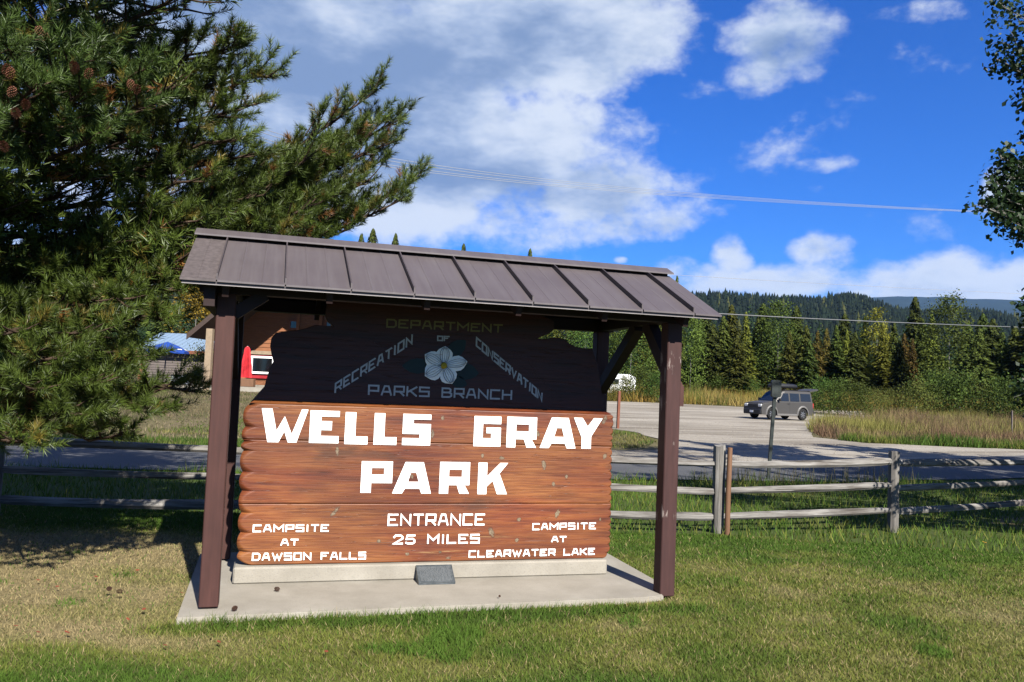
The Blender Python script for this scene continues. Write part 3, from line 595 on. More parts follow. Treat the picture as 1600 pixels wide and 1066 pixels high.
for c, bl, tr in [('W', (406.2, 690.6), (482, 640.2)), ('E', (482.6, 692), (531.2, 642.6)), ('L', (537.8, 693.9), (576.3, 645)), ('L', (583.3, 694.8), (621.3, 646.5)), ('S', (627.9, 695.4), (674, 648)),
                  ('G', (739.4, 697.2), (783.4, 651.3)), ('R', (790.7, 698.9), (839.2, 652.5)), ('A', (843, 699.9), (900.6, 653.6)), ('Y', (895.0, 700.8), (941.3, 654)),
                  ('P', (562.9, 770), (614, 721.3)), ('A', (612.5, 771), (675.3, 722.6)), ('R', (685.6, 771.4), (734.6, 722.4)), ('K', (745.6, 772.2), (793.8, 723.6))]:
    heavy(c, bl, tr)
# dogwood flower
fc = ony(692.9, 571.4, HY); FL = {}
pet = [(695.3, 541, 25), (729.8, 565.3, 23), (706.3, 599.8, 26), (663.3, 587.5, 27), (663.3, 554, 24)]
for k, (px, py, wd) in enumerate(pet):
    tip = ony(px, py, HY); a = Vector((tip[0]-fc[0], tip[2]-fc[2])); ln = a.length; a.normalize(); b = Vector((-a.y, a.x)); wr = wd/FPX*6.6/2*1.02
    prof = [(.0, .06), (.12, .42), (.3, .78), (.5, 1), (.68, .98), (.82, .72), (.93, .30), (1, 0)]
    V = []; n = len(prof)
    for t, s in prof:
        for q in (-1, -.5, 0, .5, 1):
            v = a*(ln*t)+b*(wr*s*q); V.append((fc[0]+v.x, HY-.008-.010*(1-abs(q))*s-.0008*k, fc[2]+v.y))
    F_ = [(i*5+j, i*5+j+1, i*5+j+6, i*5+j+5) for i in range(n-1) for j in range(4)]
    o = sg(pymesh('petal', V, F_, M_white)); FL[k] = o
    for q in (-.55, -.28, 0, .28, .55):
        ln_ = [(fc[0]+(a*(ln*t)+b*(wr*s*q)).x, fc[2]+(a*(ln*t)+b*(wr*s*q)).y) for t, s in prof[1:7]]
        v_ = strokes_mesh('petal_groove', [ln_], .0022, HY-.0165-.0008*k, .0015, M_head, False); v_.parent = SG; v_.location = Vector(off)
bm = bmesh.new(); bmesh.ops.create_uvsphere(bm, u_segments=16, v_segments=8, radius=.026)
for v in bm.verts: v.co.y *= .5; v.co += Vector((fc[0], HY-.018, fc[2]))
sg(bmobj('flower_centre', bm, M_yellow, None, True))
for (px, py), (qx, qy), wd in [((672, 572), (628, 572), 24), ((700, 556), (728, 532), 24), ((712, 578), (748, 584), 26), ((704, 592), (730, 602), 18)]:
    p, q = ony(px, py, HY), ony(qx, qy, HY); a = Vector((q[0]-p[0], q[2]-p[2])); ln = a.length; a.normalize(); b = Vector((-a.y, a.x)); wr = wd/FPX*6.6/2; poly = []
    for t, s in [(0, .2), (.2, .8), (.45, 1), (.7, .8), (.9, .35), (1, 0), (.9, -.35), (.7, -.8), (.45, -1), (.2, -.8), (0, -.2)]:
        v = a*(ln*t)+b*(wr*s); poly.append((p[0]+v.x, p[2]+v.y))
    sg(prism('painted_leaf', poly, HY-.004, HY+.002, M_leafpaint))
# low relief ridges in the dark header: mountain line either side
for pts in ([(512, 575), (540, 548), (556, 562), (578, 530), (600, 545)], [(800, 548), (826, 560), (842, 590), (868, 612)], [(440, 540), (470, 532), (500, 548)]):
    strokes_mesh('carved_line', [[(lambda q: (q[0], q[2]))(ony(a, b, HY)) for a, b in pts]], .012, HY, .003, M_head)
# plaque wedge
PQ = thing('bronze_plaque', 'small wedge-shaped grey bronze plaque leaning in front of the sign plinth', 'plaque', (1.63, .555, 0))
x0, x1, y0, y1, zt_ = -.135, .142, -.085, .075, .108
V = [(x0, y0, .002), (x1, y0, .002), (x1, y1, .002), (x0, y1, .002), (x0, y0, .012), (x1, y0, .012), (x1-.005, y1, zt_), (x0+.005, y1, zt_)]
pymesh('plaque_body', V, BOXF, M_plaque, PQ)
VV, FF = [], []
def onp(u, v, h):  # point on sloped face
    n_ = Vector((0, -(zt_-.012), (y1-y0))).normalized(); p = Vector((x0+(x1-x0)*u, y0+(y1-y0)*v, .012+(zt_-.012)*v))+n_*h; return p
for r_ in range(13):
    v = .12+r_*.062; u = .07
    while u < .9:
        du = random.uniform(.03, .10); u2 = min(.92, u+du)
        if r_ > 0 or u > .0:
            o = len(VV); VV += [onp(u, v, .0025), onp(u2, v, .0025), onp(u2, v+.028, .0025), onp(u, v+.028, .0025), onp(u, v, 0), onp(u2, v, 0), onp(u2, v+.028, 0), onp(u, v+.028, 0)]
            FF += [(o, o+1, o+2, o+3), (o, o+4, o+5, o+1), (o+1, o+5, o+6, o+2), (o+2, o+6, o+7, o+3), (o+3, o+7, o+4, o)]
        u = u2+.018
pymesh('plaque_relief', VV, FF, M_plaquelet, PQ)
for (a, b, c, d) in ((0, 1, .0, .035), (0, 1, .965, 1), (0, .018, .036, .964), (.982, 1, .036, .964)):
    q = [onp(a, c, .004), onp(b, c, .004), onp(b, d, .004), onp(a, d, .004), onp(a, c, 0), onp(b, c, 0), onp(b, d, 0), onp(a, d, 0)]
    pymesh('plaque_rim', q, [(0, 1, 2, 3), (0, 4, 5, 1), (1, 5, 6, 2), (2, 6, 7, 3), (3, 7, 4, 0)], M_plaque, PQ)

# ------------------------------------------------------------------ split-rail fence
FN = thing('rail_fence', 'weathered grey split-rail fence of three rails running behind the sign shelter', 'fence', P3(0, 9.4))
fo = Vector(FN.location)
def grained(name, st):
    m = Mat(name); g = m.noise(20, 7, .65, st); b = m.noise(3.0, 4, .6, (.6, .6, 3)); k = m.noise(14, 5, .6, (st[0]*.6, st[1], st[2]*1.8))
    cc = m.ramp(g, [(.28, (.10, .088, .075)), (.45, (.22, .205, .185)), (.62, (.36, .34, .31)), (.8, (.48, .46, .42))]); cc = m.mix(m.ramp(b, [(.5, (0, 0, 0)), (.66, (.7, .7, .7))]), cc, (.12, .10, .085)); cc = m.mix(m.ramp(k, [(.58, (0, 0, 0)), (.62, (.8, .8, .8))]), cc, (.045, .038, .03)); m.col(cc); m.rough(.85, .2); m.bump(g, .012, .9); return m.m
M_railh = grained('split_rail_wood', (.07, .35, 1.6))
def rail(p, q, r, seed):
    rg = random.Random(seed); p, q = Vector(p)-fo, Vector(q)-fo; n = 12; t, u, v = frame(q-p); V, F_ = [], []
    sh = [(1, .2), (.75, .8), (-.1, 1.0), (-.85, .7), (-1, -.3), (-.4, -.95), (.6, -.85)]; sh = [(a+rg.uniform(-.2, .2), b+rg.uniform(-.2, .2)) for a, b in sh]; k = len(sh)
    for i in range(n+1):
        s = i/n; c = p.lerp(q, s); sag = Vector((0, 0, math.sin(s*2.3+seed)*.012-.010*math.sin(math.pi*s))); w_ = r*(.95+.12*math.sin(s*4+seed)+rg.uniform(-.02, .02))*(.72 if i in (0, n) else 1)
        for a, b in sh: V.append(np.array(c+sag)+u*a*w_*.75+v*b*w_)
    for i in range(n):
        for j in range(k): a = i*k+j; b = i*k+(j+1) % k; F_.append((a, b, b+k, a+k))
    F_ += [tuple(range(k))[::-1], tuple(range(n*k, n*k+k))]
    return pymesh('rail', V, F_, M_railh, FN)
def fpost(l, d, top, w_=.13, lean=0, seed=1):
    rg = random.Random(seed); x, y = W(l, d); b = Vector((x, y, float(zt(l, d))-.1)); V = []; n = 6
    for i in range(n+1):
        s = i/n; z = b.z+(top-b.z)*s
        for a, c in ((-1, -.5), (-.5, -1), (.5, -.9), (1, -.4), (.9, .6), (.3, 1), (-.6, .9), (-1, .4)):
            q = w_/2*(1+rg.uniform(-.07, .07)); V.append((x+a*q+lean*s-fo.x, y+c*q-fo.y, z-fo.z+(rg.uniform(-.02, .02) if i == n else 0)))
    F_ = [(i*8+j, i*8+(j+1) % 8, i*8+8+(j+1) % 8, i*8+8+j) for i in range(n) for j in range(8)]+[tuple(range(n*8, n*8+8))]
    return pymesh('fence_post', V, F_, M_rail, FN)
def pz(px, py, dep): return at(px, py, dep)
posts = [(-8.6, 8.2), (-5.32, 8.62), (-3.05, 8.97), (-.25, 9.42), (2.535, 9.85), (5.15, 10.98), (8.3, 12.6), (11.6, 13.6)]
tops = [.89, .89, .88, .88, .885, .82, .80, .80]
for i, ((l, d), t) in enumerate(zip(posts, tops)): fpost(l, d, t, .135 if i in (4, 5) else .13, lean=-.0, seed=i+3)
hts = [[.70, .41, .105]]*2+[[.685, .40, .09]]*2+[[.655, .352, .045], [.67, .345, .025], [.66, .39, .10], [.66, .39, .10]]
hts[5] = [.70, .37, .035]; hts[4] = [.665, .352, .045]
for i in range(len(posts)-1):
    for k in range(3):
        (l0, d0), (l1, d1) = posts[i], posts[i+1]; a, b = W(l0, d0), W(l1, d1); za, zb = hts[i][k], hts[i+1][k]
        if i == 5: za -= .05*(k < 2)
        j = random.uniform(-.01, .01); rail((a[0], a[1]-.0, za+j), (b[0], b[1]-.0, zb-j), .046+random.uniform(-.004, .006), i*3+k+11)
x, y = W(2.62, 9.74); o = tube_obj('wooden_stake', [([(x, y, -.25), (x, y, .3), (x+.01, y, .87)], [.032, .032, .03]), ], M_stake, None, 10)
tag(o, 'round brown wooden stake driven in beside the grey fence post', 'stake')

# ------------------------------------------------------------------ lawn blades
def blades(name, l, d, h, wd, colr, lean=.35, off=-.012, mat=None, curve=True, kind='stuff'):
    n = len(l); x, y = W(l, d); z = zt(l, d)+off; a = rng.uniform(0, 2*np.pi, n); ux, uy = np.cos(a), np.sin(a); b = rng.uniform(0, 2*np.pi, n); k = rng.uniform(0, lean, n)*h
    p0 = np.c_[x-ux*wd/2, y-uy*wd/2, z]; p1 = np.c_[x+ux*wd/2, y+uy*wd/2, z]; lx, ly = np.cos(b)*k, np.sin(b)*k
    tip = np.c_[x+lx*1.5, y+ly*1.5, z+h]; V = np.empty((n, 3, 3)); V[:, 0], V[:, 1], V[:, 2] = p0, p1, tip
    F_ = np.arange(n*3).reshape(n, 3); T = np.repeat(colr, 3, 0); T[2::3] *= 1.15; T[0::3] *= .9; T[1::3] *= .9
    return tag(npmesh(name, V.reshape(-1, 3), F_, mat or M_grass, None, T), kind=kind)
def scatter(n, l0, l1, d0, d1): return rng.uniform(l0, l1, n), rng.uniform(d0, d1, n)
GL_, GD_ = [], []
for d0, d1, den in ((1.5, 3.2, 900), (3.2, 4.2, 11000), (4.2, 5.4, 8500), (5.4, 7.2, 5200), (7.2, 9.6, 3000)):
    wdt = .68*d1+.5; n = int(den*2*wdt*(d1-d0)); a, b = scatter(n, -wdt, wdt, d0, d1); GL_.append(a); GD_.append(b)
gl, gd = np.concatenate(GL_), np.concatenate(GD_); x, y = W(gl, gd)
sl = [(-.10, -.15), (3.05, -.06), (3.24, -.02), (3.39, .46), (3.40, 1.74), (-.12, 1.74)]
keep = ~inside(sl, x, y); v = lawn_mix(gl, gd); keep &= rng.random(len(gl)) < (1.05-.28*v); gl, gd, v = gl[keep], gd[keep], v[keep]; x, y = x[keep], y[keep]
n = len(gl); edge = np.exp(-((y+.24)/.10)**2)*((x > -.3) & (x < 3.4)); clump = smooth01((vn(gl, gd, 2.7, 9)-.80)/.1)*(gd < 7)
c = lawn_col(gl, gd)*(.72+.50*rng.random((n, 1))); dry = rng.random(n) < .05+.12*v; c[dry] = STRAW*(.55+.7*rng.random((dry.sum(), 1))); grn = (rng.random(n) < .10); c[grn] = GREEN*1.25
c[clump > .5] = GREEN*1.2*(.8+.4*rng.random((int((clump > .5).sum()), 1)))
h = (.018+.017*rng.random(n))*(1.12-.22*v)*(1+1.5*edge*rng.random(n)+.7*clump); wd_ = .0044+.0011*np.clip(gd-3.5, 0, 6)
blades('lawn_grass', gl, gd, h, wd_, c, .95)
# verge between fence and road, and the strip beyond it
n = 52000; l, d = scatter(n, -16, 16, 9.4, 17.8); nearedge = np.interp(l, [p[0] for p in ROADN], [p[1] for p in ROADN]); k = (d < nearedge+.12*rng.random(len(l))); l, d = l[k], d[k]; ne = nearedge[k]; n = len(l)
q = smooth01((d-(ne-2.2))/1.8)*smooth01((vn(l, d, 1.6, 4)-.3)/.3); c = (GREEN*1.1)*(.6+.8*rng.random((n, 1))); dr = rng.random(n) < .25; c[dr] = OLIVE*(.7+.6*rng.random((dr.sum(), 1)))
blades('verge_grass', l, d, (.06+.09*rng.random(n))*(1+1.3*q*rng.random(n)), .011+.006*rng.random(n), c, .6)

# leaves and cones lying about
def leafmesh():
    V = [(-.5, 0, 0), (-.2, .28, .06), (.2, .25, .03), (.5, 0, .12), (.2, -.25, .05), (-.2, -.28, .02), (0, 0, .02)]; F_ = [(6, i, (i+1) % 6) for i in range(6)]
    me = bpy.data.meshes.new('fallen_leaf'); me.from_pydata(V, [], F_); return me
lm = leafmesh(); M_red = simple('red_brown_leaf', (.26, .06, .03), .8, .2, 0, .3); M_yl = simple('yellow_leaf', (.65, .35, .03), .8, .2); lm.materials.append(M_red)
spots = [(25, 975), (60, 905), (120, 880), (178, 870), (182, 906), (176, 925), (200, 965), (245, 905), (90, 915), (30, 935), (140, 955), (225, 950), (342, 1000), (258, 1005), (105, 985), (10, 960), (150, 900), (285, 925), (60, 985), (215, 890), (510, 1015), (330, 990)]
for i, (px, py) in enumerate(spots):
    dep = 1.54*FPX/(py-(551+(px+380)*.0413)); p = at(px, py, dep); o = bpy.data.objects.new('fallen_leaf', lm); o.location = (p[0], p[1], -.002); s = random.uniform(.025, .045); o.scale = (s, s, s); o.rotation_euler = (random.uniform(-.4, .4), random.uniform(-.4, .4), random.uniform(0, 6)); put(o)
    tag(o, 'small red-brown dead leaf lying on the dry grass in front of the fence and shelter', 'leaf', 'dead leaves on the dry lawn')
lm2 = lm.copy(); lm2.materials.clear(); lm2.materials.append(M_yl)
for i, (px, py, lab) in enumerate([(1538, 834, 'bright yellow fallen leaf on the lawn near the right edge'), (1335, 833, 'small yellow leaf on the lawn in front of the second fence post')]):
    dep = 1.62*FPX/(py-(551+(px+380)*.0413)); p = at(px, py, dep); o = bpy.data.objects.new('fallen_leaf', lm2); o.location = (p[0], p[1], float(zt(*LD(p[0], p[1])))+.03); o.scale = (.07,)*3; o.rotation_euler = (.2, .3, i*2); put(o); tag(o, lab, 'leaf')
M_cone = simple('pine_cone_scales', (.09, .05, .035), .9, .1, 0, .35, 40)
def cone_mesh(Lc=.055, Rc=.019, hang=False):
    bm = bmesh.new(); n = 70
    for i in range(n):
        t = (i+.5)/n; a = i*2.39996; r = Rc*math.sin(math.pi*(t*.86+.1))**.7; c = Vector((r*math.cos(a), r*math.sin(a), Lc*t)); o_ = Vector((math.cos(a), math.sin(a), .3)).normalized(); tn = Vector((-math.sin(a), math.cos(a), 0)); s = .0085
        b = c*1; b.x *= .3; b.y *= .3; vs = [bm.verts.new(b), bm.verts.new(c+tn*s*.6), bm.verts.new(c+o_*s*.8+Vector((0, 0, .003))), bm.verts.new(c-tn*s*.6)]; bm.faces.new(vs)
    me = bpy.data.meshes.new('cone'); bm.to_mesh(me); bm.free(); me.materials.append(M_cone); return me
cm = cone_mesh()
for px, py, lab in [(437, 918, 'brown pine cone on the slab between the left front post and the plaque'), (363, 948, 'brown pine cone on the slab edge just right of the left front post'), (192, 921, 'dark pine cone on dry grass left of the shelter, nearer one of two'), (168, 916, 'dark pine cone on dry grass left of the shelter, farther one of two'), (781, 928, 'tiny dark cone on the slab right of the plaque')]:
    dep = 1.51*FPX/(py-(551+(px+380)*.0413)); p = at(px, py, dep); o = bpy.data.objects.new('pine_cone', cm); o.location = (p[0], p[1], .018); o.rotation_euler = (1.45, 0, random.uniform(0, 6)); o.scale = (.7,)*3 if px != 781 else (.35,)*3; put(o); tag(o, lab, 'pine cone')

# ------------------------------------------------------------------ big pine on the left
def quad_path(a, b, up, n=8):
    a, b = np.array(a, float), np.array(b, float); ln = np.linalg.norm(b-a); c = (a+b)/2+np.array([0, 0, -up*ln]); t = np.linspace(0, 1, n)[:, None]
    return (1-t)**2*a+2*t*(1-t)*c+t**2*b
def nrm(v): return v/np.linalg.norm(v)
TL, TD = -4.75, 6.9; tx, ty = W(TL, TD); TH = 12.
PT = thing('pine_tree', 'large dark pine with long needles and hanging branches left of the sign shelter', 'tree', (tx, ty, float(zt(TL, TD))))
Z0 = PT.location.z
trunkp = [(0, 0, -.1), (.03, .02, 1.5), (-.02, .03, 4), (.04, 0, 7), (0, 0, TH)]
branch_paths = [(trunkp, [.27, .22, .18, .12, .02])]; SHOOT = []   # axis start, axis end
def trunk_at(z): return np.array([tx, ty, Z0+z])
def limb(tip, zs=None, r0=.05, dens=1., up=.10, sec=1., start=.22, hue=0):
    tip = np.array(tip, float); ln0 = np.linalg.norm(tip[:2]-np.array([tx, ty])); zs = tip[2]-Z0-.12*ln0 if zs is None else zs; a = trunk_at(max(.6, zs)); P = quad_path(a, tip, up, 9)
    P = P+np.r_[[[0, 0, 0]], rng.normal(0, .035, (7, 3)), [[0, 0, 0]]]; branch_paths.append((P-np.array([tx, ty, Z0]), np.linspace(r0, .008, 9))); ln = np.linalg.norm(np.diff(P, axis=0), axis=1).sum()
    n = int(ln*(1-start)/.105*dens); ts = start+(1-start)*(np.arange(n)+rng.random(n))/n
    def ev(t): s = t*8; i = min(7, int(s)); return P[i]+(P[i+1]-P[i])*(s-i), nrm(P[i+1]-P[i])
    for k, t in enumerate(ts):
        c, dr = ev(t); side = nrm(np.cross(dr, [0, 0, 1]))*(1 if k % 2 else -1); sl = (.22+.62*(1-t)**.8)*sec*rng.uniform(.6, 1.15)
        sd_ = nrm(dr*.75+side*rng.uniform(.35, 1.0)+np.array([0, 0, rng.uniform(-.15, .55)])); e_ = c+sd_*sl+np.array([0, 0, .06*sl]); mid = (c+e_)/2+np.array([0, 0, -.05*sl])
        branch_paths.append((np.array([c, mid, e_])-np.array([tx, ty, Z0]), [.009, .007, .004]))
        m_ = max(2, int(sl/.085))
        for q in range(m_):
            s = .3+.7*(q+rng.random())/m_; b0 = c+(e_-c)*s; td = nrm(sd_*.8+rng.normal(0, .55, 3)+np.array([0, 0, .45])); SHOOT.append((b0, b0+td*rng.uniform(.09, .16), t*.6+s*.4, hue))
        SHOOT.append((e_-sd_*.03, e_+nrm(sd_+np.array([0, 0, .35]))*.14, 1, hue))
    SHOOT.append((P[-1]-nrm(P[-1]-P[-2])*.05, P[-1]+nrm(P[-1]-P[-2])*.12, 1, hue))
# upper right boughs seen against the sky
for px, py, dp, z in [(664, 268, 8.3, None), (640, 300, 8.1, None), (636, 175, 8.1, 2.2), (600, 130, 7.9, 2.3), (575, 205, 8.0, None), (560, 345, 7.9, None), (520, 250, 7.6, None), (615, 235, 8.4, 2.3), (480, 345, 7.4, None), (500, 230, 7.3, 2.5), (545, 290, 7.5, None),
                      (450, 105, 7.0, None), (398, 55, 6.8, None), (385, 62, 6.8, None), (410, 150, 6.7, None), (425, 225, 6.9, None), (440, 290, 7.0, None), (395, 205, 6.5, None), (350, 270, 6.5, None), (420, 345, 7.2, None), (370, 330, 6.7, None),
                      (465, 310, 8.2, None), (380, 250, 8.0, None), (590, 180, 8.2, 2.4), (625, 210, 8.0, None), (545, 240, 7.8, 2.4), (590, 270, 7.9, None), (530, 330, 7.6, None), (570, 310, 8.0, None), (475, 270, 7.5, None), (440, 340, 7.3, None), (500, 300, 7.8, None), (395, 110, 7.0, None), (380, 160, 6.6, None), (345, 330, 6.5, None), (510, 360, 7.7, None)]:
    far_ = px > 470; px, py = (px-12, py+12) if far_ else (px-24, py+14); limb(at(px, py, dp), 2.35 if far_ else z, .04, 1.7 if far_ else 1.45, .17 if far_ else .10, .92, .52 if far_ else .45, 0)
# sun-lit near boughs, upper left
for px, py, dp in [(228, 108, 5.5), (160, 70, 5.4), (60, 45, 5.2), (225, 160, 5.6), (130, 140, 5.2), (60, 130, 5.0), (150, 210, 5.4), (205, 215, 5.8), (20, 80, 4.9), (120, 90, 5.1), (-40, 180, 4.8), (-30, 60, 4.8), (-60, 240, 5.0)]:
    limb(at(px, py, dp), None, .04, 1.3, .06, .62, .55, 1)
# low boughs
for px, py, dp, z in [(285, 455, 6.3, 2.3), (325, 445, 6.9, 2.4), (255, 500, 6.0, 2.0), (200, 480, 5.8, 2.1), (205, 560, 5.9, 1.8), (140, 520, 5.6, 1.9), (150, 600, 5.6, 1.5), (90, 560, 5.4, 1.7), (60, 610, 5.3, 1.4), (235, 640, 5.9, 1.5), (120, 650, 5.5, 1.3), (38, 690, 5.2, 1.2), (30, 520, 5.3, 2.0), (305, 612, 6.0, 1.6), (190, 680, 6.0, 1.2), (-30, 600, 5.2, 1.5), (210, 610, 6.4, 1.5)]:
    limb(at(px, py, dp), z, .035, 1.5, .05, .75, .3, 0)
# shaded inner and rear boughs
for i in range(40):
    px, py = rng.uniform(-150, 325), rng.uniform(-120, 450); limb(at(px, py, rng.uniform(7.8, 9.2)), None, .05, .8, .05, .9, .35, 2)
for i in range(16): limb(at(rng.uniform(190, 320), rng.uniform(370, 450), rng.uniform(6.3, 7.3)), rng.uniform(1.8, 2.6), .03, 1.0, .05, .8, .4, 2)
for i in range(18): limb(at(rng.uniform(-100, 185), rng.uniform(420, 600), rng.uniform(6.2, 7.8)), rng.uniform(1.0, 2.2), .03, 1.0, .05, .8, .4, 2)
# boughs of the upper crown, all round
for i in range(76):
    z = rng.uniform(4.4, 11.3); a = rng.uniform(0, 2*np.pi); r_ = (1-(z/TH)**1.6)*4.3*rng.uniform(.65, 1)
    tl, td = TL+r_*math.sin(a), TD+r_*math.cos(a)
    xx, yy = W(tl, td); limb((xx, yy, z+rng.uniform(0, .5)), None, .045, .62, .06, 1.05, .25, 2)
for tl, td, z in [(-2.7, 4.4, 6.6), (-3.3, 4.0, 6.0), (-2.9, 5.0, 7.2), (-3.8, 3.8, 5.6), (-2.4, 5.2, 6.4), (-3.5, 4.7, 7.6), (-4.4, 3.6, 5.2), (-3.1, 4.2, 5.3), (-2.6, 4.7, 5.9), (-4.1, 4.1, 6.4), (-5.1, 3.7, 4.6), (-4.6, 4.0, 2.6), (-5.0, 4.4, 1.9), (-4.4, 4.6, 3.4), (-3.7, 4.5, 2.2), (-4.2, 4.2, 1.9), (-2.9, 6.4, 2.6), (-3.2, 6.0, 2.9), (-2.5, 5.9, 3.6), (-3.4, 6.6, 2.2), (-2.3, 5.6, 4.2), (-3.0, 5.2, 4.0), (-1.9, 7.3, 5.6), (-1.6, 7.8, 6.2), (-2.0, 8.6, 6.4), (-1.5, 7.0, 6.8), (-2.2, 6.3, 5.4), (-3.9, 4.9, 2.8), (-3.4, 5.3, 2.7)]:  # extra boughs, mostly out of view, added to shade the rear crown
    xx, yy = W(tl, td); limb((xx, yy, z), None, .05, 1.1, .06, 1.1, .2, 2)
for i in range(46): xx, yy = W(rng.uniform(-4.9, -2.15), rng.uniform(3.9, 6.1)); limb((xx, yy, rng.uniform(4.3, 7.4)), None, .04, .8, .05, 1.1, .45, 3)  # unseen wall of boughs, added only to darken the foliage behind it
for i in range(34): xx, yy = W(rng.uniform(-3.4, -1.0), rng.uniform(4.4, 6.6)); limb((xx, yy, rng.uniform(6.3, 8.6)), None, .04, .8, .05, 1.1, .45, 3)  # more unseen boughs overhead, added to shade the top of the crown
for i in range(16): xx, yy = W(rng.uniform(-2.7, -1.72), rng.uniform(4.2, 5.2)); limb((xx, yy, rng.uniform(5.0, 6.6)), None, .04, .8, .05, 1.0, .5, 3)  # unseen boughs added to shade the inner part of the right-hand limbs
for i in range(30): dd_ = rng.uniform(4.7, 6.6); xx, yy = W(-dd_*.66-rng.uniform(0, 1.2), dd_); limb((xx, yy, rng.uniform(1.5, 4.6)), None, .03, .8, .05, 1.0, .35, 3)  # unseen boughs past the left edge, added to shade fence and ground
tube_obj('trunk', branch_paths[:1], M_bark, PT, 12); V, F = tubes(branch_paths[1:], 4); npmesh('branches', V, F, M_bark, PT)
ns = len(SHOOT); A = np.array([s[0] for s in SHOOT]); B = np.array([s[1] for s in SHOOT]); tt = np.array([s[2] for s in SHOOT]); hu = np.array([s[3] for s in SHOOT])
# finer needles where the photo looks closely, coarser above the frame
def needles(A, B, tt, hu, NN, wn, ln):
    ns = len(A); ax = B-A; al = np.linalg.norm(ax, axis=1, keepdims=True); ax = ax/al
    u = np.cross(ax, np.array([.31, .17, .93])); u /= np.linalg.norm(u, axis=1, keepdims=True); v = np.cross(ax, u)
    s = rng.random((ns, NN)); ph = rng.random((ns, NN))*2*np.pi; op = rng.uniform(.65, 1.40, (ns, NN))*(1-.35*s)
    rad = np.cos(ph)[..., None]*u[:, None]+np.sin(ph)[..., None]*v[:, None]; dr = np.cos(op)[..., None]*ax[:, None]+np.sin(op)[..., None]*rad; dr[..., 2] += .08
    b0 = A[:, None]+ax[:, None]*al[:, None]*s[..., None]; L_ = ln*rng.uniform(.75, 1.15, (ns, NN))[..., None]; tip = b0+dr*L_; wv = np.cross(dr, rng.normal(size=(ns, NN, 3))); wv /= np.linalg.norm(wv, axis=2, keepdims=True)
    V = np.stack([b0-wv*wn/2, b0+wv*wn/2, tip], 2).reshape(-1, 3)
    base = np.array([.086, .125, .017])*rng.uniform(.7, 1.35, (ns, 1)); base[hu == 1] = np.array([.078, .128, .022])*rng.uniform(.75, 1.3, ((hu == 1).sum(), 1))
    yl = (rng.random(ns) < .12) & (tt < .95); base[yl] = np.array([.20, .16, .025])*rng.uniform(.7, 1.3, (yl.sum(), 1)); orr = (rng.random(ns) < .055) & (tt < .85); base[orr] = np.array([.24, .10, .022])*rng.uniform(.6, 1.2, (orr.sum(), 1))
    C = np.repeat(base, NN*3, 0)*np.repeat(rng.uniform(.75, 1.25, (ns*NN, 1)), 3, 0); F_ = np.arange(ns*NN*3).reshape(-1, 3); return V-np.array([tx, ty, Z0]), F_, C
near = hu < 2; mid_ = hu == 2; offf = hu == 3
v1, f1, c1 = needles(A[near], B[near], tt[near], hu[near], 84, .0054, .072); v2, f2, c2 = needles(A[mid_], B[mid_], tt[mid_], hu[mid_], 26, .0105, .085); v3, f3, c3 = needles(A[offf], B[offf], tt[offf], hu[offf], 16, .020, .10)
v2, f2, c2 = np.r_[v2, v3], np.r_[f2, f3+len(v2)], np.r_[c2, c3]
npmesh('crown', np.r_[v1, v2], np.r_[f1, f2+len(v1)], M_needle, PT, np.r_[c1, c2])
M_conel = simple('ripe_cone', (.30, .13, .08), .8, .2, 0, .3, 40); cml = cone_mesh(.06, .02); cml.materials.clear(); cml.materials.append(M_conel)
for px, py, dp in [(60, 40, 5.05), (72, 50, 5.1), (115, 95, 4.95), (120, 100, 5.0), (142, 107, 5.1), (18, 105, 4.8), (22, 135, 4.85), (41, 155, 4.9), (22, 168, 4.85), (204, 124, 5.4), (216, 132, 5.45), (3, 220, 4.8), (14, 100, 4.85)]:
    p = at(px, py, dp); o = bpy.data.objects.new('cone', cml); o.location = Vector(p)-PT.location; o.rotation_euler = (math.pi+random.uniform(-.4, .4), random.uniform(-.4, .4), random.uniform(0, 6)); o.scale = (1.15,)*3; put(o, PT)

